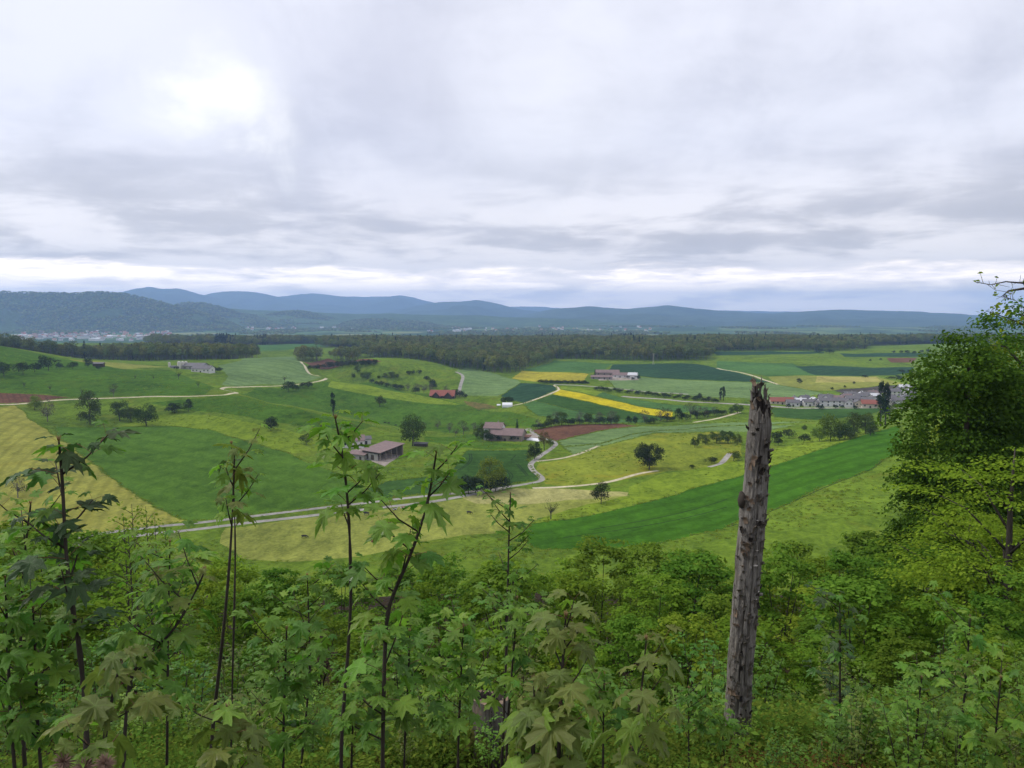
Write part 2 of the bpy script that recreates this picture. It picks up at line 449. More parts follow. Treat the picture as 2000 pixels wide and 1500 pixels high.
# far plain: patchwork of fields and woods, each patch its own colour
m, t, o = new_mat('far_farmland')
geo = t.n('ShaderNodeNewGeometry')
pw = t.vmath('ADD', t.vmath('MULTIPLY', geo.outputs['Position'], (1, 0.55, 0)), t.vmath('MULTIPLY', t.comb(t.noise(geo.outputs['Position'], 0.002, 3), t.noise(geo.outputs['Position'], 0.0023, 3), 0), (260, 260, 0)))
vo = t.n('ShaderNodeTexVoronoi'); t.set(vo.inputs['Vector'], pw); vo.inputs['Scale'].default_value = 0.0042
sp = t.n('ShaderNodeSeparateColor'); t.set(sp.inputs[0], vo.outputs['Color'])
rp = t.n('ShaderNodeValToRGB'); rp.color_ramp.interpolation = 'CONSTANT'
el = rp.color_ramp.elements
el[0].position = 0; el[0].color = (0.040, 0.075, 0.030, 1)
el[1].position = 0.38; el[1].color = (0.115, 0.180, 0.050, 1)
for ps, cc in ((0.55, (0.16, 0.21, 0.06, 1)), (0.68, (0.045, 0.085, 0.030, 1)), (0.82, (0.23, 0.24, 0.09, 1)), (0.9, (0.09, 0.15, 0.045, 1))):
    e = el.new(ps); e.color = cc
t.set(rp.inputs[0], sp.outputs[0])
b = t.n('ShaderNodeBsdfDiffuse'); t.set(b.inputs[0], t.mix(t.lin(t.noise(geo.outputs['Position'], 0.03, 4, 0.6), 0.3, 0.7, 0, 0.5), rp.outputs[0], (0.05, 0.09, 0.03)))
t.set(o.inputs[0], b.outputs[0])
G['far'] = m

# fields: name, label, category, material, outline in photo pixels (cast onto the ground)
FIELDS = [
 ('meadow', 'grass slope painted darker green for shade behind the olive ridge, below the red barn', 'meadow', 'meadow_dark_shaded', "468,769 500,757 600,752 640,746 700,749 800,767 870,781 905,790 945,802 1000,805 1040,815 1055,820 1040,835 960,835 900,845 860,843 770,832 650,808 560,790"),  # slope behind the lit crest, its shade painted as darker green
 ('meadow', 'grass bank painted lime as if lit above the lone dark orchard tree', 'meadow', 'meadow_lime_lit', "330,806 420,812 500,828 600,850 660,862 640,880 570,886 525,873 450,852 405,838 345,832 230,833 280,820"),  # light below the lower crest line painted in lime
 ('meadow', 'rough dark grass slope dotted with bushes under the left skyline', 'meadow', 'meadow_dark_shaded', "-60,672 0,676 90,694 160,706 250,722 330,722 420,757 400,771 210,774 140,776 80,768 -60,764"),
 ('meadow', 'grass hollow painted dark for shade between the two lime banks above the lone orchard tree', 'meadow', 'meadow_dark_shaded', "290,786 380,779 460,773 520,786 600,804 680,822 760,838 700,842 600,834 520,822 430,806 340,797"),  # relief shading of the hollow painted as a dark strip
 ('meadow', 'grass fold painted dark for shade below the white gabled farm', 'meadow', 'meadow_dark_shaded', "830,852 900,850 945,846 940,862 1000,866 1030,872 960,878 890,872 830,862"),  # shade of the fold painted into the grass colour
 ('meadow', 'grass crest painted lime as if lit along the brow under the red barn', 'meadow', 'meadow_lime_lit', "648,744 700,750 800,768 860,780 900,790 860,790 790,782 700,768 640,756"),  # lit brow painted as a brighter strip
 ('meadow', 'yellow flowering meadow round the big dark field tree', 'meadow', 'meadow_flower', "1051,905 1095,899 1170,874 1225,860 1280,846 1400,843 1450,858 1445,898 1390,913 1300,921 1217,937 1180,945 1100,950 1065,944 1045,920"),
 ('meadow', 'bright lime grass band along the top of the deep green strip', 'meadow', 'meadow_lime_lit', "1039,1022 1110,985 1230,968 1230,950 1300,924 1445,900 1500,880 1600,856 1700,842 1712,843 1610,876 1505,912 1444,930 1345,956 1255,983 1150,1007"),
 ('field', 'sage green strip right behind the brown ploughed field', 'field', 'sage', "1087,861 1150,847 1187,839 1250,833 1400,826 1505,824 1595,823 1505,830 1400,832 1275,842 1225,850 1175,866 1100,872"),
 ('field', 'sage green strip between the dark furrow line and the flowering meadow', 'field', 'sage', "1100,874 1175,867 1225,851 1275,843 1400,833 1505,831 1560,830 1480,845 1400,842 1280,845 1225,859 1170,873 1120,888"),
 ('hay_field', 'yellow mown hay field with swath rows beside the green crop', 'field', 'hay', "-60,796 0,795 30,791 60,821 90,839 120,857 150,881 186,908 240,950 300,989 360,1019 300,1028 200,1043 -60,1062"),
 ('crop_field', 'large deep green crop field beside the yellow hay field', 'field', 'crop', "100,833 210,834 345,833 405,839 450,854 525,875 570,888 600,903 660,925 711,955 741,973 600,992 450,1009 369,1018 300,989 240,950 186,908 150,881 120,857"),
 ('crop_field', 'dark crop wedge between the large green field and the lane', 'field', 'crop_dark', "711,955 760,940 800,934 850,930 885,928 900,945 885,959 860,962 800,967 741,973"),
 ('crop_field', 'dark wheat field with curved tractor lines inside the lane bend', 'field', 'crop_dark', "899,894 914,879 950,880 1032,879 1031,899 1034,907 1040,920 1050,930 1050,936 1010,943 995,946 920,959 885,959 885,925 890,905"),
 ('pasture', 'pale yellow green cow pasture below the twin lanes', 'pasture', 'pasture', "440,1032 600,1011 750,995 900,975 1010,956 1100,958 1232,968 1150,985 1060,1010 1010,1030 960,1040 860,1052 760,1075 700,1090 540,1096 470,1090 430,1060"),
 ('pasture', 'straw coloured grass patch behind the small apple tree', 'pasture', 'pasture_pale', "900,972 1010,953 1100,954 1230,962 1225,969 1130,975 1000,985 930,985"),
 ('crop_field', 'long deep green crop strip climbing behind the dead trunk', 'field', 'crop_deep', "1030,1040 1039,1022 1150,1007 1255,983 1345,956 1444,930 1505,912 1610,876 1712,843 1760,830 1760,885 1727,897 1700,918 1625,945 1526,990 1495,1000 1420,1029 1270,1066 1060,1074 1030,1060"),
 ('meadow', 'tussocky green meadow between the deep green strip and the bushes', 'meadow', 'meadow', "1526,991 1625,946 1700,919 1727,898 1760,886 1800,960 1760,1010 1600,1045 1420,1065 1330,1060 1420,1031"),
 ('ploughed_field', 'red brown ploughed field beside the farm with the white house', 'field', 'soil', "1040,840 1087,832 1125,829 1212,828 1250,832 1187,838 1150,846 1107,857 1083,861 1060,854"),
 ('field', 'blue green field on the knoll above the white tent', 'field', 'crop_blue', "1017,748 1085,753 1087,762 1060,774 1022,788 977,774 995,762"),
 ('field', 'pale sage field between the forest edge and the barn lane', 'field', 'sage', "892,725 905,718 940,724 980,735 1012,743 1017,748 995,762 972,774 900,772 903,750 907,735"),
 ('field', 'pale green field below the farm track and yellow strip', 'field', 'crop_mid', "1022,790 1040,784 1080,772 1150,786 1212,801 1275,813 1312,816 1260,826 1180,826 1100,822 1050,812"),
 ('field', 'darker green wedge just under the bright yellow strip', 'field', 'crop_dark', "1045,783 1080,771 1150,785 1212,800 1275,812 1300,816 1230,822 1150,808 1080,792"),
 ('rapeseed_field', 'bright yellow rapeseed strip running down to the hedge trees', 'field', 'rape', "1092,760 1112,764 1150,772 1187,780 1250,795 1315,805 1312,815 1275,811 1212,799 1150,784 1080,770"),
 ('field', 'light green field between the yellow strip and the railway hedge', 'field', 'crop_mid', "1090,754 1177,766 1225,779 1300,789 1400,796 1400,802 1330,806 1315,804 1250,794 1187,779 1150,771 1094,759"),
 ('meadow', 'lime grass triangle above the bright yellow strip', 'meadow', 'meadow_lime_lit', "1090,754 1130,757 1177,766 1163,774 1150,771 1112,763 1094,759"),
 ('rapeseed_field', 'dull yellow rapeseed field below the forest edge', 'field', 'rape_dull', "1020,724 1150,730 1137,747 1055,746 1000,739"),
 ('field', 'fresh green field between the forest and the dull yellow rapeseed', 'field', 'crop_mid', "1075,709 1082,704 1197,711 1175,724 1150,729 1020,723"),
 ('field', 'broad blue green field behind the farm with long barns', 'field', 'crop_blue', "1197,712 1275,710 1362,711 1400,719 1418,723 1505,747 1400,744 1262,736 1187,725"),
 ('field', 'wide sage field in front of the farm with long barns', 'field', 'sage', "1187,741 1262,737 1400,745 1505,748 1610,768 1570,776 1490,780 1400,777 1300,768 1200,758"),
 ('field', 'green field left of the dark bars beyond the village', 'field', 'crop_mid', "1400,705 1550,710 1592,733 1500,735 1424,723 1400,719"),
 ('field', 'narrow blue green strip along the foot of the far wood', 'field', 'crop_blue', "1390,687 1500,686 1610,687 1610,690 1400,694"),
 ('field', 'dark green bar beyond the olive meadow', 'field', 'crop_blue', "1553,715 1640,715 1784,717 1784,726 1745,733 1592,733"),
 ('meadow', 'olive yellow meadow between the village and the dark bar', 'meadow', 'olive', "1500,736 1592,734 1712,735 1766,750 1715,753 1628,763 1580,762 1520,751"),
 ('field', 'straw coloured strip inside the olive meadow', 'field', 'straw', "1595,735 1712,736 1721,746 1592,747"),
 ('ploughed_field', 'dark grey ploughed field just above the village roofs', 'field', 'soil_dark', "1628,763 1715,754 1784,751 1800,762 1730,768 1646,769"),
 ('ploughed_field', 'small brown ploughed patch in the far fields', 'field', 'soil', "1730,699 1790,699 1784,708 1740,708"),
 ('field', 'blue green strip in the farthest fields below the wood', 'field', 'crop_blue', "1640,690 1820,691 1820,697 1650,697"),
 ('field', 'dark green field between the main road and the hedge gap', 'field', 'crop_dark', "1505,797 1700,796 1740,800 1690,812 1595,821 1511,814"),
 ('ploughed_field', 'dark brown ploughed wedge above the gravel track', 'field', 'soil', "-60,766 0,767 75,770 135,777 90,782 30,788 -60,791"),
 ('crop_field', 'pale green crop on the rounded hill top beside the track', 'field', 'sage', "426,714 470,704 510,698 575,696 587,706 600,725 607,733 632,738 600,746 510,750 432,752 445,735"),
 ('ploughed_field', 'brown ploughed field on the hill top above the young orchard', 'field', 'soil', "592,707 640,700 712,701 747,706 725,708 675,711 612,718"),
 ('field', 'yellow green strip on the left skyline in front of the wood', 'field', 'olive', "135,702 195,706 285,713 330,716 240,721 195,712"),
 ('field', 'green clearing among the left woods', 'field', 'crop_mid', "45,665 120,668 114,678 60,678"),
 ('field', 'pale yellow clearing between the two bands of wood', 'field', 'straw', "300,671 410,672 470,676 380,678"),
 ('field', 'green clearing between the two bands of wood', 'field', 'crop_mid', "400,679 470,676 620,671 640,676 560,684 420,688"),
 ('rough_ground', 'weedy brown patch on the slope beside the red barn', 'field', 'rough', "905,783 945,788 965,793 972,797 935,800 912,791"),
 ('farmyard', 'dusty yard round the open sided barn', 'yard', 'yard', "690,880 740,868 782,874 787,886 750,912 735,905"),
 ('farmyard', 'pale farmyard beside the long tiled barn', 'yard', 'yard', "1005,850 1040,846 1053,853 1052,860 1012,859"),
 ('farmyard', 'grey yard between the long barns', 'yard', 'yard', "1165,731 1245,732 1248,742 1170,743"),
]
# lanes and tracks: name, label, material, width in metres, centre line in photo pixels
ROADS = [
 ('lane', 'winding pale asphalt lane bending past the farm with white house', 'road', 3.2, "1031,841 1030,838 1034,837 1042,847 1056,853 1075,860 1085,864 1086,868 1082,872 1070,881 1060,887 1045,899 1037,905 1036,911 1042,920 1052,927 1060,935 1055,940 1035,944 1012,948 960,955 900,963 807,971 750,978 690,985 600,995 369,1021 240,1037 150,1050"),
 ('lane', 'lower of the twin asphalt lanes beside the cow pasture', 'road', 3.4, "985,953 900,970 840,981 750,991 675,999 600,1008 450,1024 300,1042 210,1055 120,1070"),
 ('field_track', 'pale gravel track branching off the lane into flowering meadow', 'gravel', 2.6, "1048,901 1087,897 1120,890 1150,879 1169,871"),
 ('field_track', 'gravel track curving to the big dark field tree', 'gravel', 2.8, "1040,953 1100,951 1150,947 1187,942 1217,934 1250,924 1285,919"),
 ('field_track', 'short gravel track between the two round bushes', 'road', 3.4, "1385,912 1408,906 1417,896 1426,885"),
 ('field_track', 'long pale gravel track across the left slope to the hill top', 'gravel', 3.4, "-40,792 0,790 45,788 90,783 135,780 210,777 300,774 420,773 450,771 465,767 456,765 438,762 430,759 450,755 510,753 600,749 625,745 640,740 636,737 622,735 606,731 600,725 587,706"),
 ('field_track', 'grey gravel track climbing from the red barn to the forest', 'road', 4.0, "895,772 900,750 905,737 902,731 890,726"),
 ('field_track', 'pale farm track along the blue green knoll field', 'gravel', 3.4, "985,795 1020,789 1040,782 1060,775 1080,767 1092,761 1090,757 1082,752"),
 ('field_track', 'pale track between the far fields beyond the village', 'gravel', 4.0, "1400,719 1418,723 1445,727 1484,738 1520,751"),
 ('field_track', 'pale track leading from the hedge towards the village', 'gravel', 3.2, "1355,825 1400,818 1424,811 1445,805"),
 ('field_track', 'thin pale lane along the hedge above the main road', 'road', 4.5, "1082,751 1125,752 1175,756 1225,761 1275,766 1345,770"),
 ('main_road', 'grey main road running along the hedge into the village', 'road', 7.0, "1215,774 1275,778 1337,784 1400,788 1460,790 1500,793 1560,797 1640,797 1720,797 1780,796"),
]
TRAMS = ["920,886 923,898 912,910 898,918", "916,886 919,898 908,910 894,918", "985,918 995,925 997,932 988,940", "990,918 1000,925 1002,932 993,940", "1008,906 1018,917 1028,929", "1012,906 1022,917 1032,929",
         "1008,888 998,899", "740,962 790,952 850,946", "745,965 795,955 850,949", "1092,868 1130,866 1175,866 1225,850 1275,842 1400,832",
         "1420,1030 1526,991 1625,946 1700,919 1727,898", "1150,1035 1300,1010 1420,975", "1100,1050 1280,1025 1420,990"]


def resample(P, step_fn):
    outp = [P[0]]
    for a, b2 in zip(P[:-1], P[1:]):
        L = np.linalg.norm(b2 - a); k = max(1, int(math.ceil(L / step_fn(a))))
        for i in range(1, k + 1): outp.append(a + (b2 - a) * i / k)
    return np.array(outp)


def smooth_line(P, it=2):
    for _ in range(it):
        Q = [P[0]]
        for a, b2 in zip(P[:-1], P[1:]): Q += [a * 0.75 + b2 * 0.25, a * 0.25 + b2 * 0.75]
        Q.append(P[-1]); P = np.array(Q)
    return P


def ribbon(P, width):
    d = np.gradient(P, axis=0); d /= np.linalg.norm(d, axis=1)[:, None] + 1e-9
    nrm = np.stack([-d[:, 1], d[:, 0]], 1) * width / 2
    return np.concatenate([P + nrm, (P - nrm)[::-1]])


regions = []          # (polygon in world xy, key)
for i, (nm, lb, ct, mk, s) in enumerate(FIELDS):
    P = hit(pp(s))[:, :2]
    P = np.concatenate([P, P[:1]])
    P = resample(P, lambda a: max(3.0, a[1] * 0.012))[:-1]
    P = P + 1.5 * np.stack([vnoise(P[:, 0] * 0.12, P[:, 1] * 0.12, 90) - 0.5, 2 * (vnoise(P[:, 0] * 0.12, P[:, 1] * 0.12, 91) - 0.5)], 1) + 0.5 * np.stack([vnoise(P[:, 0] * 0.5, P[:, 1] * 0.5, 92) - 0.5, 2 * (vnoise(P[:, 0] * 0.5, P[:, 1] * 0.5, 93) - 0.5)], 1)
    regions.append((P, ('f', i)))
for i, s in enumerate(TRAMS):
    P = smooth_line(hit(pp(s))[:, :2], 3)
    regions.append((ribbon(resample(P, lambda a: max(3, a[1] * 0.02)), 0.75), ('t', i)))
ROADLINES = []
for i, (nm, lb, mk, wd, s) in enumerate(ROADS):
    P = smooth_line(hit(pp(s))[:, :2], 3)
    ROADLINES.append(P)
    P = resample(P, lambda a: max(3, a[1] * 0.02))
    regions.append((ribbon(P, wd), ('r', i)))

pts = [(0.0, 0.0)]
rr = [1.2]
while rr[-1] < 19000: rr.append(rr[-1] * (1.05 if rr[-1] < 150 else 1.034 if rr[-1] < 2500 else 1.06))
for k, r_ in enumerate(rr):
    off = 0.25 * (k % 2)
    for a in np.arange(-43, 43.01, 0.5 if r_ > 100 else 1.6): pts.append((r_ * math.sin(R(a + off)), r_ * math.cos(R(a + off))))
    if k % 3 == 0 and r_ < 6000:
        for a in np.arange(50, 310, 8): pts.append((r_ * math.sin(R(a)), r_ * math.cos(R(a))))
edges = []
for P, key in regions:
    b0 = len(pts); n_ = len(P)
    pts += [tuple(p) for p in P]
    edges += [(b0 + i, b0 + (i + 1) % n_) for i in range(n_)]
cdt = geometry.delaunay_2d_cdt([Vector(p) for p in pts], edges, [], 0, 0.002)
cv = np.array([tuple(v) for v in cdt[0]], dtype=float)
cf = np.array([f for f in cdt[2] if len(f) == 3], dtype=np.int32)
cz = H(cv[:, 0], cv[:, 1])
e_ = 0.6 + 0.002 * np.hypot(cv[:, 0], cv[:, 1])
gx = (H(cv[:, 0] + e_, cv[:, 1]) - H(cv[:, 0] - e_, cv[:, 1])) / (2 * e_)
gy = (H(cv[:, 0], cv[:, 1] + e_) - H(cv[:, 0], cv[:, 1] - e_)) / (2 * e_)
cn = np.stack([-gx, -gy, np.ones(len(gx))], 1); cn /= np.linalg.norm(cn, axis=1)[:, None]
V3 = np.concatenate([cv, cz[:, None]], 1)
a_, b_, c_ = cv[cf[:, 0]], cv[cf[:, 1]], cv[cf[:, 2]]
flip = ((b_ - a_)[:, 0] * (c_ - a_)[:, 1] - (b_ - a_)[:, 1] * (c_ - a_)[:, 0]) < 0
cf[flip] = cf[flip][:, ::-1]
cen = (a_ + b_ + c_) / 3


def inside(P, pts):
    x, y = pts[:, 0], pts[:, 1]
    bb = (x >= P[:, 0].min()) & (x <= P[:, 0].max()) & (y >= P[:, 1].min()) & (y <= P[:, 1].max())
    res = np.zeros(len(pts), bool)
    idx = np.where(bb)[0]
    if len(idx) == 0: return res
    xx, yy = x[idx], y[idx]; ins = np.zeros(len(idx), bool)
    for (x1, y1), (x2, y2) in zip(P, np.roll(P, -1, axis=0)):
        c = (y1 > yy) != (y2 > yy)
        if not c.any(): continue
        ins ^= c & (xx < (x2 - x1) * (yy - y1) / (y2 - y1 + 1e-12) + x1)
    res[idx] = ins
    return res


owner = np.full(len(cf), -1)
for k, (P, key) in enumerate(regions): owner[inside(P, cen)] = k


def sheet(name, sel, mats, midx=None, **kw):
    used, inv = np.unique(cf[sel].ravel(), return_inverse=True)
    me = mesh_np(name, V3[used], inv.reshape(-1, 3), mats, midx, smooth=True)
    me.normals_split_custom_set_from_vertices([tuple(v) for v in cn[used]])
    return obj(name, me, **kw)


g_sel = owner == -1
gy_c = cen[g_sel][:, 1]
gm = np.where(gy_c > 2350, 2, np.where((gy_c < 205), 1, 0))
sheet('ground', g_sel, [G['meadow'], G['litter'], G['far']], gm, label='rolling green grassland reaching from the wooded slope to the plain', cat='ground', kind='structure')
for k, (P, key) in enumerate(regions):
    sel = owner == k
    if not sel.any():
        print('EMPTY REGION', key); continue
    if key[0] == 'f':
        nm, lb, ct, mk, s = FIELDS[key[1]]
        sheet(nm, sel, [G[mk]], label=lb, cat=ct, kind='structure')
    elif key[0] == 'r':
        nm, lb, mk, wd, s = ROADS[key[1]]
        sheet(nm, sel, [G[mk]], label=lb, cat='road' if mk == 'road' else 'track', kind='structure')
tsel = np.isin(owner, [k for k, (P, key) in enumerate(regions) if key[0] == 't'])
sheet('path_tractor_lines', tsel, [G['tram']], label='dark pressed tractor lines and furrows through the crops', cat='tracks', kind='structure')
# ------------------------------------------------------------------ far hills and mountains
MT = {}
def hill_mat(name, c, c2, sc):
    m, t, o = new_mat(name)
    geo = t.n('ShaderNodeNewGeometry'); p = geo.outputs['Position']
    n1 = t.noise(p, sc, 5, 0.65, 0.3); n2 = t.noise(p, sc * 7, 3, 0.6)
    col = t.mix(t.lin(t.math('ADD', t.math('MULTIPLY', n1, 0.6), t.math('MULTIPLY', n2, 0.4)), 0.36, 0.64), c2, c)
    b = t.n('ShaderNodeBsdfDiffuse'); t.set(b.inputs[0], col)
    bp = t.n('ShaderNodeBump'); bp.inputs['Strength'].default_value = 1.0; bp.inputs['Distance'].default_value = 14.0
    t.set(bp.inputs['Height'], t.math('ADD', n1, n2)); t.set(b.inputs['Normal'], bp.outputs[0])
    t.set(o.inputs[0], b.outputs[0]); return m
hill_mat('mountain_forest', (0.085, 0.125, 0.085), (0.040, 0.068, 0.052), 0.0016)
hill_mat('foothill_wood', (0.085, 0.135, 0.045), (0.035, 0.065, 0.028), 0.003)
hill_mat('wooded_slope', (0.060, 0.100, 0.028), (0.030, 0.055, 0.018), 0.008)


def ridge(name, label, sky, Y, df, db, base, mat, seed, rough=0.10, cols=160):
    S = pp(sky)
    px = np.linspace(S[0, 0], S[-1, 0], cols)
    py = np.interp(px, S[:, 0], S[:, 1])
    py = np.convolve(np.pad(py, 2, mode='edge'), np.ones(5) / 5, 'valid')
    py = py + 2.2 * (fbm(px * 0.05, px * 0 + seed, 3, seed + 3) - 0.44)
    d = np.array([pix_dir(a, b) for a, b in zip(px, py)])
    u = d[:, 0] / d[:, 1]; zc = d[:, 2] / d[:, 1] * Y
    ts = np.concatenate([np.linspace(-1, 0, 26), np.linspace(0, 1, 10)[1:]])
    Vv = []
    for t_ in ts:
        yy = Y + (t_ * df if t_ < 0 else t_ * db)
        x = u * yy
        pw_ = 0.75 + 0.9 * vnoise(px * 0.022, px * 0 + seed, seed)
        prof = (1 - abs(t_)) ** pw_ if t_ < 0 else np.cos(t_ * math.pi / 2) ** 1.5 * np.ones_like(px)
        h = (zc - base) * prof
        h = h + (zc - base) * rough * (fbm(x * 5.0 / df + seed, np.full_like(x, yy) * 5.0 / df, 4, seed) - 0.47) * (1 - prof) * prof * 9
        Vv.append(np.stack([x, np.full_like(x, yy), CAMZ + base + h], 1))
    Vv = np.concatenate(Vv)
    Fc = [(i * cols + j, i * cols + j + 1, (i + 1) * cols + j + 1, (i + 1) * cols + j) for i in range(len(ts) - 1) for j in range(cols - 1)]
    me = mesh_np(name, Vv, Fc, [MATS[mat]], smooth=True)
    o_ = obj(name, me, label=label, cat='mountain' if 'mountain' in name else 'hill', kind='structure')
    return Vv.reshape(len(ts), cols, 3)


ridge('mountains', 'rounded blue summit at the near end of the far mountain chain', "120,596 190,582 230,572 265,564 290,560 315,564 345,563 372,569 400,577 440,586 520,600 600,612", 12600, 3400, 2200, -145, 'mountain_forest', 3, 0.45, 200)
ridge('mountains', 'broad blue mountain with a long shoulder in the far chain', "330,602 380,582 410,573 440,569 480,569 515,573 545,580 590,590 650,603 720,612", 13600, 3600, 2200, -145, 'mountain_forest', 14, 0.45, 180)
ridge('mountains', 'two topped blue mountain in the middle of the far chain', "500,600 540,581 575,576 605,573 640,575 672,579 700,587 728,586 755,580 785,577 810,581 835,589 880,600 950,612", 15200, 3800, 1600, -145, 'mountain_forest', 16, 0.45, 220)
ridge('mountains', 'lower blue hill at the end of the far mountain chain', "760,612 810,598 850,591 895,589 930,586 960,590 985,597 1020,605 1060,609 1140,616", 12000, 3200, 2000, -145, 'mountain_forest', 18, 0.45, 160)
ridge('mountains', 'faint pale blue ridge in the gap of the far mountains', "380,600 470,588 560,577 640,578 720,580 790,578 850,592 960,602 1000,598 1060,599 1120,604 1200,604 1330,604 1440,607 1500,608 1580,610 1700,618", 16800, 3000, 1500, -145, 'mountain_forest', 5, 0.2, 200)
ridge('mountains', 'long blue mountain ridge on the right beyond the plain', "960,630 1010,618 1055,609 1080,603 1120,600 1150,598 1180,600 1225,604 1265,600 1300,596 1335,600 1385,605 1440,609 1500,612 1560,609 1640,604 1700,606 1780,608 1850,612 1900,615 1960,619 2050,624 2200,630", 9800, 3400, 2200, -145, 'mountain_forest', 8, 0.4, 300)
ridge('foothills', 'hazy green foothills in front of the blue mountains', "250,628 330,612 400,600 450,603 500,606 560,607 640,611 700,614 760,612 850,616 940,616 1000,620 1100,622 1180,624 1250,628 1330,634 1450,640", 7400, 1700, 1500, -145, 'foothill_wood', 12, 0.4, 200)
HILLS = {}
HILLS['a'] = ridge('wooded_hill', 'long wooded hill above the red roofed town', "-420,580 -200,571 -60,571 0,571 60,573 120,574 200,572 245,575 280,583 320,592 360,602 400,613 440,626 470,640 490,652", 5700, 800, 600, -146, 'wooded_slope', 21, 0.35, 170)
HILLS['b'] = ridge('wooded_hill', 'lower wooded spur behind the end of the long hill', "300,612 330,600 360,592 395,592 430,600 465,611 500,618 545,628 590,642", 6600, 800, 600, -146, 'wooded_slope', 24, 0.3, 100)
HILLS['c'] = ridge('wooded_hill', 'small rounded wooded hill beside the gap', "455,646 480,630 510,617 545,611 580,608 610,611 640,620 680,632 715,645", 6900, 800, 500, -146, 'wooded_slope', 27, 0.3, 90)
HILLS['d'] = ridge('wooded_hill', 'low wooded rise above the small white village', "600,648 640,638 680,629 720,624 760,625 800,628 850,632 890,637 930,648", 6500, 800, 500, -146, 'wooded_slope', 31, 0.3, 90)

# ------------------------------------------------------------------ leaves and trees
LM = {}
LM['broad'] = leaf_mat('foliage_broadleaf', (0.080, 0.130, 0.020), (0.040, 0.072, 0.013), 0.28)
LM['dark'] = leaf_mat('foliage_dark', (0.034, 0.055, 0.016), (0.018, 0.032, 0.010), 0.2)
LM['light'] = leaf_mat('foliage_light', (0.165, 0.245, 0.026), (0.095, 0.160, 0.018), 0.36)
LM['grey'] = leaf_mat('foliage_grey_buds', (0.110, 0.100, 0.070), (0.065, 0.060, 0.045), 0.2)
LM['autumn'] = leaf_mat('foliage_bronze', (0.190, 0.140, 0.030), (0.120, 0.110, 0.025), 0.3)
LM['forest'] = leaf_mat('foliage_forest', (0.165, 0.215, 0.050), (0.080, 0.110, 0.030), 0.24, objvar=0.42)
LM['forest_far'] = leaf_mat('foliage_far_wood', (0.185, 0.265, 0.048), (0.080, 0.128, 0.030), 0.2, objvar=0.45)
LM['needle'] = leaf_mat('foliage_needles', (0.022, 0.038, 0.018), (0.012, 0.024, 0.012), 0.1)
BARK = plain_mat('bark', (0.085, 0.070, 0.055), (0.040, 0.033, 0.027), 6.0, 0.95, (1, 1, 0.25))
BARKP = plain_mat('bark_pale', (0.22, 0.20, 0.17), (0.10, 0.09, 0.075), 3.0, 0.95, (1, 1, 0.3))


def leaf_quads(C, N, S, g, aspect=0.62, fold=0.12, T=None):
    n = len(C)
    if T is None: T = g.normal(size=(n, 3))
    T = T - N * (T * N).sum(1)[:, None]; T /= np.linalg.norm(T, axis=1)[:, None] + 1e-9
    B = np.cross(N, T); S = np.broadcast_to(S, (n,))[:, None]
    V = np.stack([C - T * S * 0.5, C + B * S * aspect * 0.5 + N * S * fold, C + T * S * 0.5, C - B * S * aspect * 0.5 + N * S * fold], 1).reshape(-1, 3)
    i = np.arange(n)[:, None] * 4
    Fc = np.concatenate([i + np.array([[0, 1, 2]]), i + np.array([[0, 2, 3]])], 1).reshape(-1, 3)
    return V, Fc


def unit(g, n):
    d = g.normal(size=(n, 3)); return d / np.linalg.norm(d, axis=1)[:, None]


def lump_leaves(g, centers, radii, n, flat=(1, 1, 1), hollow=0.55, up=0.5, jit=0.55):
    w_ = radii ** 2; w_ = w_ / w_.sum()
    k = g.choice(len(centers), n, p=w_)
    d = unit(g, n); d[:, 2] = np.where(d[:, 2] < -0.3, -d[:, 2], d[:, 2])
    rr_ = hollow + (1 - hollow) * g.random(n)
    C = centers[k] + d * (radii[k] * rr_)[:, None] * np.array(flat)
    N = d + np.array([0, 0, up]) + g.normal(size=(n, 3)) * jit
    N /= np.linalg.norm(N, axis=1)[:, None]
    return C, N


def crown_lumps(g, rad, zc, n, lr, low=-0.75, shell=0.72):
    d = unit(g, n * 3); d = d[d[:, 2] > low][:n]
    c = d * np.array(rad) * shell * (0.75 + 0.35 * g.random(len(d)))[:, None]
    c = np.concatenate([c, [[0, 0, 0]]])
    c[:, 2] += zc
    r_ = lr * np.mean(rad) * (0.7 + 0.6 * g.random(len(c)))
    return c, r_


def limbs(g, centers, h0, hz, rad, k=9, seg=5):
    Vt, Ft = [], []
    lean = Vector((g.normal() * 0.04 * hz, g.normal() * 0.04 * hz, 0))
    top = Vector((0, 0, hz)) + lean
    tube(Vt, Ft, [(0, 0, -0.3), (0, 0, 0.05 * hz), tuple(lean * 0.4 + Vector((0, 0, hz * 0.45))), tuple(top)], [rad * 1.35, rad, rad * 0.8, rad * 0.3], 7)
    idx = g.permutation(len(centers))[:k]
    for i in idx:
        c = Vector(centers[i]); f_ = h0 + (0.85 - h0) * g.random()
        s = lean * f_ + Vector((0, 0, hz * f_ * 0.9))
        mid = s.lerp(c, 0.5) + Vector((0, 0, -0.03 * hz))
        tube(Vt, Ft, [s, mid, c], [rad * 0.45, rad * 0.3, rad * 0.08], seg)
    return Vt, Ft


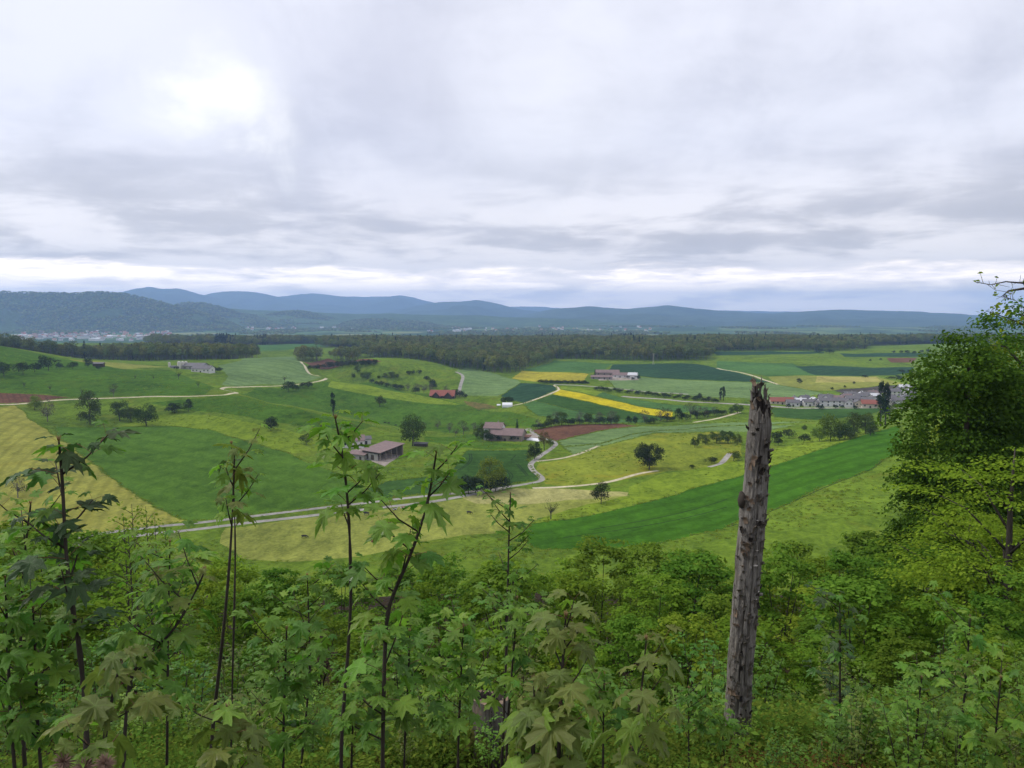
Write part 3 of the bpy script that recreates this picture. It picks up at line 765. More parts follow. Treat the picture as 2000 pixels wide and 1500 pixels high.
TREES = {}
def make_tree(kind, seed, h, rad, zc, n, S, lm, lumps=14, lr=0.45, bark=BARK, trunk_r=None, flat=(1, 1, 1), hollow=0.55, low=-0.75, k=9, up=0.5, joined=False, jit=0.55):
    g = np.random.default_rng(seed)
    c, r_ = crown_lumps(g, rad, zc, lumps, lr, low)
    C, N = lump_leaves(g, c, r_, n, flat, hollow, up, jit)
    C[:, 2] = np.maximum(C[:, 2], 0.04 * h)
    V, Fc = leaf_quads(C, N, S * (0.6 + 0.8 * g.random(n)), g)
    tr = trunk_r or h * 0.022
    Vt, Ft = limbs(g, c, 0.3, zc + rad[2] * 0.3, tr, k)
    if joined:
        bm = mesh_py('t', Vt, Ft)
        tri = []
        for f in Ft:
            for q in range(1, len(f) - 1): tri.append((f[0], f[q], f[q + 1]))
        allV = np.concatenate([V, np.array(Vt)]); allF = np.concatenate([Fc, np.array(tri) + len(V)])
        me = mesh_np(kind, allV, allF, [LM[lm], bark], np.concatenate([np.zeros(len(Fc)), np.ones(len(tri))]))
        bpy.data.meshes.remove(bm)
        TREES.setdefault(kind, []).append((None, me, h))
    else:
        cm = mesh_np('crown', V, Fc, [LM[lm]]); tm = mesh_py('trunk', Vt, Ft, [bark], smooth=True)
        TREES.setdefault(kind, []).append((tm, cm, h))


for s in range(4): make_tree('broad', 100 + s, 10, (4.4, 4.4, 4.8), 4.5, 2800, 0.46, 'broad', 26, 0.40, low=-0.93)
for s in range(3): make_tree('dark', 110 + s, 8, (4.3, 3.9, 3.8), 3.7, 2400, 0.42, 'dark', 24, 0.43, low=-0.88)
for s in range(4): make_tree('bush', 120 + s, 4, (2.6, 2.4, 1.9), 1.7, 1200, 0.30, 'broad', 14, 0.48, low=-0.5)
for s in range(3): make_tree('bush_dark', 130 + s, 4, (2.7, 2.4, 1.9), 1.7, 1200, 0.30, 'dark', 14, 0.48, low=-0.5)
for s in range(2): make_tree('light', 140 + s, 10, (4.8, 4.8, 4.9), 4.5, 3200, 0.46, 'light', 28, 0.40, low=-0.93)
for s in range(3): make_tree('grey', 150 + s, 8, (3.3, 3.3, 3.6), 4.0, 800, 0.32, 'grey', 18, 0.42, BARKP, k=18)
for s in range(2): make_tree('bare', 155 + s, 8, (3.4, 3.4, 3.0), 5.0, 260, 0.28, 'broad', 22, 0.30, BARK, k=22)
make_tree('bronze', 160, 10, (3.2, 3.2, 4.4), 5.2, 1500, 0.40, 'autumn', 18, 0.40)
for s in range(2): make_tree('poplar', 165 + s, 14, (1.7, 1.7, 6.8), 6.8, 2200, 0.42, 'dark', 26, 0.28, low=-1, flat=(0.8, 0.8, 1.8))
for s in range(2): make_tree('grand', 170 + s, 13, (7.6, 6.2, 6.4), 5.6, 7500, 0.46, 'dark', 54, 0.30, k=16, low=-0.95)


def make_conifer(kind, seed, h, joined=False):
    g = np.random.default_rng(seed)
    n = 900 if not joined else 260
    f_ = g.random(n) ** 0.8; zz = h * (0.08 + 0.92 * f_)
    lay = np.round(zz / (h * 0.075)) * (h * 0.075) + g.normal(size=n) * h * 0.012
    rad = (1 - lay / (h * 1.02)) * h * 0.22
    an = g.random(n) * 6.283; q = np.sqrt(g.random(n))
    C = np.stack([np.cos(an) * rad * q, np.sin(an) * rad * q, lay - q * rad * 0.25], 1)
    N = np.stack([np.cos(an) * 0.4, np.sin(an) * 0.4, np.ones(n)], 1) + g.normal(size=(n, 3)) * 0.3
    N /= np.linalg.norm(N, axis=1)[:, None]
    T = np.stack([np.cos(an), np.sin(an), -0.35 * np.ones(n)], 1)
    V, Fc = leaf_quads(C, N, h * (0.07 if not joined else 0.11) * (0.7 + 0.6 * g.random(n)), g, 0.45, 0.05, T)
    Vt, Ft = [], []
    tube(Vt, Ft, [(0, 0, -0.3), (0, 0, h * 0.5), (0, 0, h * 0.98)], [h * 0.018, h * 0.012, h * 0.002], 6)
    if joined:
        tri = [(f[0], f[q2], f[q2 + 1]) for f in Ft for q2 in range(1, len(f) - 1)]
        me = mesh_np(kind, np.concatenate([V, np.array(Vt)]), np.concatenate([Fc, np.array(tri) + len(V)]), [LM['needle'], BARK], np.concatenate([np.zeros(len(Fc)), np.ones(len(tri))]))
        TREES.setdefault(kind, []).append((None, me, h))
    else:
        TREES.setdefault(kind, []).append((mesh_py('trunk', Vt, Ft, [BARK]), mesh_np('crown', V, Fc, [LM['needle']]), h))
make_conifer('conifer', 180, 12); make_conifer('conifer', 181, 12)
for s in range(5): make_tree('forest', 190 + s, 22, (5.8, 5.8, 8.2), 12.5, 620, 1.35, 'forest', 11, 0.52, BARKP, trunk_r=0.26, joined=True, k=4, low=-0.7, jit=0.28, hollow=0.75)
for s in range(2): make_conifer('spruce', 197 + s, 25, True)


def rot_for(i): return (i * 2.399) % 6.283


NPL = [0]
def plant(kind, base, h, label, cat, group=None, name='tree', wf=1.0, lean=0.0):
    NPL[0] += 1
    lst = TREES[kind]; tm, cm, H0 = lst[NPL[0] % len(lst)]
    s = h / H0
    rz = rot_for(NPL[0])
    loc = (base[0], base[1], base[2] - 0.05)
    if tm is None:
        return obj(name, cm, None, label, cat, group, loc=loc, rot=(0, lean, rz), scale=(s * wf, s * wf, s))
    r_ = obj(name, None, None, label, cat, group, loc=loc, rot=(0, lean, rz), scale=(s * wf, s * wf, s))
    r_.empty_display_size = 0.5
    obj('trunk', tm, r_); obj('crown', cm, r_)
    return r_


def plant_px(kind, spots, label, cat='tree', group=None, name='tree'):
    """spots: 'column,row,height_px[,width factor]' with the row of the foot"""
    for q in spots.split():
        v = [float(x) for x in q.split(',')]
        b = hit([v[:2]])[0]
        plant(kind, b, 1.16 * v[2] / F * b[1], label, cat, group, name, v[3] if len(v) > 3 else 1.0)


# --- trees standing in the fields
OT = 'orchard trees scattered over the left slope'
plant_px('bush_dark', "8,736,26,1.1 45,731,22 68,727,18 95,724,26 117,722,12 142,721,14", 'dark bush in the row high on the left grass slope', 'bush', 'dark bushes along the upper left slope', 'bush')
plant_px('dark', "172,717,17,.9", 'small dark tree beside the wooden field shed')
plant_px('bush_dark', "192,723,8", 'tiny bush just below the wooden field shed', 'bush', None, 'bush')
plant_px('bare', "47,757,12 98,764,13 160,772,16 264,741,10 387,757,12 349,741,18 300,741,8", 'small thin orchard tree alone on the grass slope above the gravel track', 'tree', OT)
plant_px('grey', "222,776,25,.8", 'greyish tree standing right on the edge of the gravel track')
plant_px('light', "68,801,27", 'round light green bush where gravel track meets the hay field', 'bush', None, 'bush')
plant_px('grey', "93,824,42,.8", 'tall sparse grey green tree at the corner of hay field and crop')
plant_px('broad', "176,829,62,.75", 'tall bushy green tree with dark foot above the big crop field')
plant_px('broad', "234,822,38 256,824,28 286,831,40,1.1", 'bushy tree in the clump of three above the big crop field', 'tree', 'clump of three above the crop field')
plant_px('dark', "341,807,20,1.5", 'wide low dark thicket on the grass below the gravel track', 'bush', None, 'bush')
plant_px('dark', "368,804,22,.8", 'small dark tree with short trunk beside the low thicket')
plant_px('dark', "529,841,26", 'lone round dark orchard tree on the lime grass bank')
plant_px('bush', "598,869,20", 'round bush on the grass left of the white farmhouse', 'bush', None, 'bush')
plant_px('bush_dark', "564,765,20 578,764,12", 'dark bush beside the gravel track below the pale hill', 'bush', 'bushes beside the hill track', 'bush')
plant_px('bare', "556,747,14", 'thin bare tree on the pale crop hill')
plant_px('bush_dark', "592,758,11,1 602,759,13,1", 'small dark bush just below the track bend', 'bush', 'bushes under the track bend', 'bush')
plant_px('poplar', "651,812,44,.9", 'slim dark poplar on the olive ridge')
plant_px('bush', "742,795,19", 'lone round bush in the middle of the dark grass slope', 'bush', None, 'bush')
plant_px('broad', "806,871,60,.85", 'large leafy tree standing beside the open sided barn')
plant_px('grey', "826,843,18 855,838,17 878,846,20 905,849,26 890,851,16 925,843,17", 'grey leafless tree in the row left of the long tiled barn', 'tree', 'grey trees left of the long barn')
# young orchard on the hill top
for k in range(15): plant_px('bush_dark', "%f,%f,9" % (606 + 9 * k, 723 - 0.75 * k), 'dark young fruit tree in the front row below the brown hill field', 'tree', 'front row of the young orchard')
for k in range(11): plant_px('bush_dark', "%f,%f,8" % (640 + 9 * k, 715 - 0.5 * k), 'dark young fruit tree in the back row below the brown hill field', 'tree', 'back row of the young orchard')
plant_px('broad', "698,727,13 718,741,14,1.3 708,739,11 690,738,9 752,738,9,1.4 765,739,13,1.3 776,738,8 740,740,7", 'bush on the hill meadow between orchard and red barn', 'bush', 'bushes on the hill meadow', 'bush')
plant_px('bush_dark', "800,732,8,1.2 806,731,7 819,732,9 834,744,10 844,752,10", 'small dark bush high on the hill meadow by the forest', 'bush', 'small bushes on the hill meadow', 'bush')
plant_px('bush_dark', "726,749,8 735,752,8 746,755,10 757,758,10 768,759,9 776,761,10 784,763,11 812,769,12", 'dark bush in the hedge along the brow before the red barn', 'bush', 'hedge along the brow', 'bush')
plant_px('grey', "797,764,14 812,765,15 828,768,19 843,768,18 832,766,14 872,768,16 818,767,16", 'grey leafless bush beside the red barn', 'bush', 'grey bushes beside the red barn', 'bush')
plant_px('dark', "846,760,15", 'dark tree rising behind the red barn')
plant_px('bush_dark', "892,774,14 898,776,11,1.3 908,779,9 886,771,9", 'dark bush against the gable end of the red barn', 'bush', 'bushes at the red barn gable', 'bush')
plant_px('dark', "984,788,12 996,788,13", 'dark bush right behind the white tent', 'bush', 'bushes behind the white tent', 'bush')
plant_px('broad', "990,784,9", 'light bush topping the shrubs at the white tent', 'bush', None, 'bush')
plant_px('broad', "943,858,30,.9 950,861,22 932,856,20", 'green tree hugging the white walled farmhouse', 'tree', 'trees at the white farmhouse')
plant_px('bush_dark', "960,863,16 975,862,10 1003,862,12 1018,858,8", 'shrub along the front wall of the long barn', 'bush', 'shrubs along the long barn', 'bush')
plant_px('conifer', "1010,848,26", 'dark spruce at the end of the long tiled barn')
plant_px('bronze', "1063,879,38,.8", 'bronze leaved tree beside the lane bend')
plant_px('bush', "1075,872,14", 'green bush between bronze tree and lane', 'bush', None, 'bush')
plant_px('dark', "1044,897,33,.8", 'rounded dark shrub at the edge of the lane bend', 'bush', None, 'bush')
plant_px('bush', "1036,899,15,.7", 'light bush at the foot of the dark rounded lane shrub', 'bush', None, 'bush')
HG = 'trees in the hedge behind the ploughed field'
plant_px('broad', "1072,834,22,.9 1097,831,27 1150,829,22 1205,828,18", 'leafy tree in the hedge behind the red brown ploughed field', 'tree', HG)
plant_px('bush_dark', "1046,838,9,1.3 1056,837,10,1.3 1065,836,10 1084,833,14 1110,831,13,1.3 1122,830,12 1135,830,11,1.2 1163,829,12,1.2 1180,829,14,1.2 1192,829,13", 'dark hedge bush behind the red brown ploughed field', 'bush', 'hedge bushes behind the ploughed field', 'bush')
plant_px('grey', "1052,837,18 1088,830,25 1132,829,24 1146,829,20 1172,829,23 1194,828,25", 'grey budding tree in the hedge behind the ploughed field', 'tree', 'grey hedge trees behind the ploughed field')
plant_px('dark', "1228,828,14,.9 1241,828,15,.7", 'small dark tree in the gap of the long hedge', 'tree', 'small trees in the hedge gap')
plant_px('grey', "1258,826,24 1290,823,28 1304,822,24 1348,818,30 1360,817,26 1376,816,20 1395,812,16", 'grey budding tree along the long hedge past the yellow strip', 'tree', 'grey trees along the long hedge')
plant_px('bush_dark', "1263,828,10,1.3 1278,827,10,1.5 1302,824,12,1.4 1312,823,10 1340,820,12,1.4 1362,818,14,1.4 1382,815,14,1.4 1400,812,12,1.4 1412,811,10,1.3", 'dark bush at the foot of the long hedge', 'bush', 'bushes of the long hedge', 'bush')
plant_px('dark', "1326,824,24,.7", 'dark upright tree at the tip of the yellow strip')
plant_px('broad', "1440,807,18,1.3 1428,808,12", 'rounded green bush near the main road behind the dead trunk', 'bush', 'bushes near the main road', 'bush')
plant_px('poplar', "1407,782,24,1 1413,782,26,1", 'dark poplar of the pair standing on the main road', 'tree', 'pair of poplars on the main road')
plant_px('dark', "1366,780,12 1384,783,8", 'small tree on the bank of the main road', 'tree', 'small trees on the road bank')
for k in range(24): plant_px('bush_dark', "%f,%f,%f,1.6" % (1055 + 4.0 * k, 748.5 + 0.06 * k, 4.5 + 2 * ((k * 7) % 3 == 0)), 'low clipped hedge bush below the dull yellow rapeseed', 'bush', 'low hedge below the dull rapeseed', 'bush')
for k in range(40): plant_px('bush_dark' if k % 3 else 'grey', "%f,%f,%f,1.3" % (1160 + 6.3 * k, 762 + 0.115 * 6.3 * k * (0.75 + 0.1 * ((k * 5) % 3)), 5 + (k * 37) % 5), 'scrubby bush on the embankment between lane and main road', 'bush', 'scrub on the road embankment', 'bush')
plant_px('grand', "1268,917,52", 'big dark multi stemmed tree alone in the flowering meadow')
plant_px('dark', "1174,984,38,.85", 'small dark apple tree standing on the pale pasture edge')
plant_px('bare', "1076,1014,38,1.1", 'bare branched fruit tree at the tip of the deep green strip')
plant_px('bush_dark', "1352,915,7,1.3", 'tiny dark bush alone in the flowering meadow', 'bush', None, 'bush')
plant_px('bush_dark', "1389,906,14,1.2", 'dark bush left of the short gravel track', 'bush', None, 'bush')
plant_px('bush', "1433,901,18,1.1", 'rounded green bush right of the short gravel track', 'bush', None, 'bush')
plant_px('broad', "1357,874,20,.9 1378,868,18 1400,866,20,1.2 1422,866,24,1.2 1440,868,20 1390,858,14 1368,861,14 1412,855,14", 'bushy green tree in the clump left of the dead trunk', 'tree', 'clump left of the dead trunk')
plant_px('bush_dark', "1512,864,20,1.2 1520,870,13 1541,856,18 1570,865,16,1.1", 'dark bush in the meadow right of the dead trunk', 'bush', 'bushes right of the dead trunk', 'bush')
plant_px('broad', "1571,841,11 1590,852,14", 'little round tree on the green field before the village', 'tree', 'little trees before the village')
plant_px('light', "1622,862,52,.85 1600,862,26,1", 'bright fresh green tree at the upper end of the deep green strip', 'tree', 'bright trees above the green strip')
plant_px('broad', "1650,858,36 1668,850,42,.8 1690,846,38 1640,860,20,1.3 1660,858,18,1.4 1700,850,26,1.2", 'mid green tree in the copse below the village poplars', 'tree', 'copse below the poplars')
plant_px('poplar', "1720,832,84,.75 1729,830,78,.8", 'very tall dark poplar of the village pair', 'tree', 'tall village poplars')
plant_px('grey', "1738,822,40,.8", 'grey half bare tree beside the tall village poplars')
plant_px('dark', "1561,750,10 1668,752,5 1625,762,7 1648,758,5 1506,781,0.1", 'small lone tree in the olive meadow beyond the village', 'tree', 'lone trees beyond the village') if False else plant_px('dark', "1561,750,10 1668,750,5 1625,762,6 1650,758,5", 'small lone tree in the olive meadow beyond the village', 'tree', 'lone trees beyond the village')
plant_px('bush_dark', "1745,690,5 1760,691,6 1772,691,7 1785,692,6 1800,690,6 1812,689,7 1700,706,4 1720,704,4 1760,727,5,2 1780,729,6,2 1690,738,5,2 1740,741,6,2 1760,743,7,2 1755,738,5,2 1600,690,9,1.6 1620,691,8,1.6", 'distant bush among the farthest strip fields', 'bush', 'distant bushes in the strip fields', 'bush')
plant_px('conifer', "1162,738,15", 'dark conifer at the corner of the farm with long barns')
plant_px('bush_dark', "1237,743,6 1246,741,7 1225,739,5", 'garden shrub beside the small white farm cottage', 'bush', 'shrubs at the small white cottage', 'bush')
# lane-side thicket
plant_px('light', "958,962,66,.85", 'large round yellow green tree behind the dark lane thicket')
plant_px('bush_dark', "898,965,30 915,965,34,1.1 932,965,32 950,964,30,1.1 968,960,32,1.1 982,956,26", 'dark shrub of the thicket along the twin lanes', 'bush', 'dark thicket along the twin lanes', 'bush')
plant_px('bare', "879,966,28,1", 'small crooked tree at the end of the lane thicket')
plant_px('grey', "35,972,40,1.1", 'reddish grey bare shrub on the hay field', 'bush', None, 'bush')
# bushes round the left farm
plant_px('bush_dark', "418,727,10,1.4 430,727,9 408,728,7 345,722,7", 'garden bush round the farm with pale silos', 'bush', 'bushes round the silo farm', 'bush')

# ------------------------------------------------------------------ the wood: big front trees one by one, the rest as one mass
WOODS = [  # outline as column, distance
 "905,1075 960,1060 1010,1070 1075,1180 1085,1290 1200,1255 1300,1235 1385,1250 1400,1440 1530,1470 1640,1480 1690,1570 1700,1780 1900,2000 1900,2320 560,2320 600,1900 690,1600 740,1420 690,1300 770,1200 850,1130",
 "80,1010 200,1060 300,1060 420,1010 470,1050 560,1110 700,1120 700,1260 560,1290 470,1250 420,1330 250,1300 80,1250",
 "300,1800 500,1750 640,1650 700,1600 690,2300 280,2350",
 "-60,1000 60,980 90,1200 -60,1250",
 "1700,1950 1900,1900 2100,1900 2100,2300 1700,2300",
]
wp = []
for s in WOODS:
    W = pp(s)
    W = np.stack([(W[:, 0] - 1000) / F * W[:, 1], W[:, 1]], 1)
    x0, x1, y0, y1 = W[:, 0].min(), W[:, 0].max(), W[:, 1].min(), W[:, 1].max()
    sp_ = 9.5
    xs, ys_ = np.meshgrid(np.arange(x0, x1, sp_), np.arange(y0, y1, sp_))
    q = np.stack([xs.ravel(), ys_.ravel()], 1) + rng.uniform(-3.8, 3.8, (xs.size, 2))
    wp.append(q[inside(W, q)])
wp = np.concatenate(wp)
keep = np.ones(len(wp), bool)
for P, key in regions:
    if key[0] == 'f': keep &= ~inside(P, wp)
wp = wp[keep]
wz = H(wp[:, 0], wp[:, 1])
# front trees: those first met from the open side, in each narrow column of bearing
bear = np.round(wp[:, 0] / wp[:, 1] / 0.0042).astype(int)
order = np.argsort(wp[:, 1]); cnt = {}; front = np.zeros(len(wp), bool)
for i in order:
    if cnt.get(bear[i], 0) < 1 and wp[i, 1] < 1500 and abs(wp[i, 0] / wp[i, 1]) < 0.68:
        cnt[bear[i]] = cnt.get(bear[i], 0) + 1; front[i] = True
fi = np.where(front)[0][:290]
front[:] = False; front[fi] = True
hs = 0.70 + 0.42 * rng.random(len(wp)) + 0.60 * (fbm(wp[:, 0] * 0.012, wp[:, 1] * 0.012, 2, 40) - 0.4)
con = (fbm(wp[:, 0] * 0.006, wp[:, 1] * 0.006, 3, 50) > 0.70) | (rng.random(len(wp)) < 0.015)
for j, i in enumerate(fi):
    kd = 'spruce' if con[i] else 'forest'
    lb = ('dark spruce standing on the edge of the wood behind the fields' if con[i] else 'olive green broadleaf tree on the edge of the wood behind the fields')
    plant(kd, (wp[i, 0], wp[i, 1], wz[i]), (22 if not con[i] else 25) * hs[i], lb, 'tree', 'spruces on the wood edge' if con[i] else 'broadleaf trees on the wood edge', 'forest_tree')


def scatter(name, P, S, RZ, protos, label, cat, pick):
    me = bpy.data.meshes.new(name)
    me.vertices.add(len(P)); me.vertices.foreach_set('co', np.asarray(P, np.float32).ravel())
    for nm, ty, dat in (('sc', 'FLOAT', S), ('rz', 'FLOAT', RZ), ('pk', 'INT', pick)):
        at_ = me.attributes.new(nm, ty, 'POINT'); at_.data.foreach_set('value', np.asarray(dat, np.int32 if ty == 'INT' else np.float32))
    me.update()
    o_ = obj(name, me, label=label, cat=cat, kind='stuff')
    tree = bpy.data.node_groups.new(name + '_scatter', 'GeometryNodeTree')
    tree.interface.new_socket('Geometry', in_out='INPUT', socket_type='NodeSocketGeometry')
    tree.interface.new_socket('Geometry', in_out='OUTPUT', socket_type='NodeSocketGeometry')
    n = tree.nodes; L = tree.links
    gi = n.new('NodeGroupInput'); go = n.new('NodeGroupOutput')
    join = n.new('GeometryNodeJoinGeometry')
    def attr(nm, ty):
        a = n.new('GeometryNodeInputNamedAttribute'); a.data_type = ty; a.inputs[0].default_value = nm; return a.outputs[0]
    for k, pm in enumerate(protos):
        po = bpy.data.objects.new(name + '_pattern', pm)
        oi = n.new('GeometryNodeObjectInfo'); oi.inputs['Object'].default_value = po; oi.inputs['As Instance'].default_value = True
        cmpn = n.new('FunctionNodeCompare'); cmpn.data_type = 'INT'; cmpn.operation = 'EQUAL'
        ii = [s for s in cmpn.inputs if s.type == 'INT']
        L.new(attr('pk', 'INT'), ii[0]); ii[1].default_value = k
        ip = n.new('GeometryNodeInstanceOnPoints')
        L.new(gi.outputs[0], ip.inputs['Points']); L.new(cmpn.outputs[0], ip.inputs['Selection']); L.new(oi.outputs['Geometry'], ip.inputs['Instance'])
        cx = n.new('ShaderNodeCombineXYZ'); L.new(attr('rz', 'FLOAT'), cx.inputs[2])
        er = n.new('FunctionNodeEulerToRotation'); L.new(cx.outputs[0], er.inputs[0])
        L.new(er.outputs[0], ip.inputs['Rotation']); L.new(attr('sc', 'FLOAT'), ip.inputs['Scale'])
        L.new(ip.outputs[0], join.inputs[0])
    L.new(join.outputs[0], go.inputs[0])
    md = o_.modifiers.new('scatter', 'NODES'); md.node_group = tree
    return o_


bk = ~front
Pb = np.stack([wp[bk][:, 0], wp[bk][:, 1], wz[bk] - 0.3], 1)
pk = np.where(con[bk], 5 + rng.integers(0, 2, bk.sum()), rng.integers(0, 5, bk.sum()))
scatter('forest', Pb, hs[bk], rng.random(bk.sum()) * 6.28, [x[1] for x in TREES['forest']] + [x[1] for x in TREES['spruce']], 'dense olive green wood closing the fields with dark spruces inside', 'forest', pk)

# far woods on the hills: rounded crowns packed together
blobs = []
for s in range(4):
    g = np.random.default_rng(300 + s)
    c, r_ = crown_lumps(g, (7, 7, 6), 6, 9, 0.5, -0.3)
    C, N = lump_leaves(g, c, r_, 46, up=0.4)
    V, Fc = leaf_quads(C, N, 5.0 * (0.7 + 0.6 * g.random(46)), g, 0.8)
    blobs.append(mesh_np('far_tree', V, Fc, [LM['forest_far']]))
Ph = []
for key, dens in (('a', 13000), ('b', 5000), ('c', 4500), ('d', 3500)):
    gr = HILLS[key][:27]                     # front face only, up to just behind the crest
    nr, nc = gr.shape[:2]
    fi_ = rng.random(dens) * (nr - 1.001); ci_ = rng.random(dens) * (nc - 1.001)
    i0 = fi_.astype(int); j0 = ci_.astype(int); a = (fi_ - i0)[:, None]; b2 = (ci_ - j0)[:, None]
    p_ = gr[i0, j0] * (1 - a) * (1 - b2) + gr[i0 + 1, j0] * a * (1 - b2) + gr[i0, j0 + 1] * (1 - a) * b2 + gr[i0 + 1, j0 + 1] * a * b2
    Ph.append(p_[fbm(p_[:, 0] * 0.004, p_[:, 1] * 0.004, 3, 61) < 0.60])
# and hedgerow woods over the plain
q = np.stack([rng.uniform(-3300, 3600, 26000), rng.uniform(2700, 6400, 26000)], 1)
q = q[(fbm(q[:, 0] * 0.0028, q[:, 1] * 0.0016, 3, 71) > 0.50) & (np.abs(q[:, 0] / q[:, 1]) < 0.72)]
q = q[~((q[:, 0] / q[:, 1] < -0.42) & (q[:, 1] < 4300))]
Ph.append(np.stack([q[:, 0], q[:, 1], H(q[:, 0], q[:, 1])], 1))
Ph = np.concatenate(Ph)
scatter('far_woods', Ph, 0.75 + 0.6 * rng.random(len(Ph)), rng.random(len(Ph)) * 6.28, blobs, 'hazy wood covering the far hills and scattered over the plain', 'forest', rng.integers(0, 4, len(Ph)))
# ------------------------------------------------------------------ buildings
WALL_W = plain_mat('white_render', (0.72, 0.70, 0.67), (0.58, 0.56, 0.53), 0.4, 0.9)
WALL_C = plain_mat('cream_render', (0.62, 0.54, 0.40), (0.52, 0.45, 0.34), 0.4, 0.9)
WALL_G = plain_mat('grey_concrete', (0.36, 0.34, 0.32), (0.24, 0.23, 0.21), 0.5, 0.9)
WALL_B = plain_mat('dark_timber', (0.085, 0.060, 0.042), (0.045, 0.033, 0.025), 1.2, 0.9, (6, 6, 0.4))
WALL_P = plain_mat('pale_timber', (0.30, 0.25, 0.20), (0.20, 0.165, 0.13), 1.2, 0.9, (6, 6, 0.4))
ROOF_R = plain_mat('red_tiles', (0.31, 0.105, 0.072), (0.22, 0.078, 0.056), 1.2, 0.85)
ROOF_O = plain_mat('orange_tiles', (0.36, 0.19, 0.13), (0.26, 0.135, 0.095), 1.2, 0.85)
ROOF_B = plain_mat('brown_fibre_roof', (0.235, 0.165, 0.155), (0.165, 0.118, 0.108), 0.5, 0.85)
ROOF_G = plain_mat('grey_roof', (0.165, 0.155, 0.160), (0.110, 0.103, 0.105), 0.6, 0.8)
ROOF_L = plain_mat('pale_sheet_roof', (0.60, 0.60, 0.62), (0.48, 0.48, 0.50), 0.3, 0.5)
GLASS = plain_mat('window_glass', (0.035, 0.040, 0.050), (0.025, 0.028, 0.035), 2.0, 0.12, spec=0.6)
WOODD = plain_mat('dark_door', (0.06, 0.045, 0.035), (0.04, 0.03, 0.024), 2.0, 0.8)
METAL = plain_mat('silo_metal', (0.56, 0.54, 0.46), (0.44, 0.42, 0.36), 0.4, 0.5, (1, 1, 0.2))
TARP = plain_mat('white_tarp', (0.80, 0.80, 0.82), (0.70, 0.70, 0.72), 0.6, 0.6)
_bv, _bf = [], []
box(_bv, _bf, -0.5, 0.5, -0.5, 0.5, -0.5, 0.5)
PANE = mesh_py('window', _bv, _bf, [GLASS]); DOORM = mesh_py('door', _bv, _bf, [WOODD]); CHIM = mesh_py('chimney', _bv, _bf, [WALL_G]); POSTM = mesh_py('post', _bv, _bf, [WALL_P])


def walls_mesh(L, W, Hh, Rr, mat):
    x, y = L / 2, W / 2
    V = [(-x, -y, -1.5), (x, -y, -1.5), (x, y, -1.5), (-x, y, -1.5), (-x, -y, Hh), (x, -y, Hh), (x, y, Hh), (-x, y, Hh), (-x, 0, Hh + Rr), (x, 0, Hh + Rr)]
    Fc = [(0, 1, 5, 4), (2, 3, 7, 6), (1, 2, 6, 9, 5), (3, 0, 4, 8, 7)]
    return mesh_py('wall', V, Fc, [mat])


def roof_mesh(L, W, Hh, Rr, mat, ov=0.6, th=0.25):
    x, y = L / 2 + ov, W / 2 + ov
    e = Hh - Rr * ov / (W / 2)
    V, Fc = [], []
    for s in (-1, 1):
        b = len(V)
        V += [(-x, s * y, e + 0.02), (x, s * y, e + 0.02), (x, 0, Hh + Rr + 0.02), (-x, 0, Hh + Rr + 0.02)]
        V += [(a, c, d + th) for a, c, d in V[b:b + 4]]
        q = [(0, 3, 2, 1), (4, 5, 6, 7), (0, 1, 5, 4), (1, 2, 6, 5), (2, 3, 7, 6), (3, 0, 4, 7)]
        for f in q:
            f = tuple(b + k for k in f); Fc.append(f if s < 0 else f[::-1])
    return mesh_py('roof', V, Fc, [mat])


def building(name, label, cat, base, yaw, L, W, Hh, Rr, wm, rm, wins=3, rows=1, door=True, chim=True, group=None, gable_win=1):
    r_ = obj(name, None, None, label, cat, group, loc=tuple(base), rot=(0, 0, yaw))
    obj('wall', walls_mesh(L, W, Hh, Rr, wm), r_)
    ro = obj('roof', roof_mesh(L, W, Hh, Rr, rm), r_)
    if chim: obj('chimney', CHIM, ro, loc=(L * 0.2, 0.1 * W, Hh + Rr + 0.2), scale=(0.8, 0.8, 1.6))
    for s in (-1, 1):
        for k in range(rows):
            zz = Hh * (k + 0.55) / rows
            for i in range(wins):
                xx = L * ((i + 0.5) / wins - 0.5)
                if door and k == 0 and i == wins // 2 and s == -1: continue
                obj('window', PANE, r_, loc=(xx, s * (W / 2 + 0.01), zz), scale=(1.3, 0.12, 1.4))
        for i in range(gable_win):
            obj('window', PANE, r_, loc=(s * (L / 2 + 0.01), W * ((i + 0.5) / gable_win - 0.5), Hh * 0.6), scale=(0.12, 1.2, 1.4))
    if door: obj('door', DOORM, r_, loc=(L * ((wins // 2 + 0.5) / max(wins, 1) - 0.5), -W / 2 - 0.01, 0.85), scale=(1.5, 0.14, 2.2))
    return r_


def B(px, py): return hit([(px, py)])[0]


# open sided barn with a single pitched roof
b = B(748, 893)
barn = obj('barn', None, None, 'open sided barn with one broad brown pitched roof and pale posts', 'barn', loc=tuple(b), rot=(0, 0, R(-38)))
V = []; Fc = []
L_, W_, h1, h2 = 15.0, 18.0, 4.6, 7.4
V = [(-L_/2 - .8, -W_/2 - .8, h1), (L_/2 + .8, -W_/2 - .8, h1), (L_/2 + .8, W_/2 + .8, h2), (-L_/2 - .8, W_/2 + .8, h2)]
V += [(x, y, zz + 0.3) for x, y, zz in V]
Fc = [(0, 3, 2, 1), (4, 5, 6, 7), (0, 1, 5, 4), (1, 2, 6, 5), (2, 3, 7, 6), (3, 0, 4, 7)]
obj('roof', mesh_py('roof', V, Fc, [ROOF_B]), barn)
V, Fc = [], []
box(V, Fc, -L_/2, L_/2, W_/2 - 0.3, W_/2, -1, h2 - 0.5); obj('back_wall', mesh_py('wall', V, Fc, [WALL_P]), barn)
V, Fc = [], []
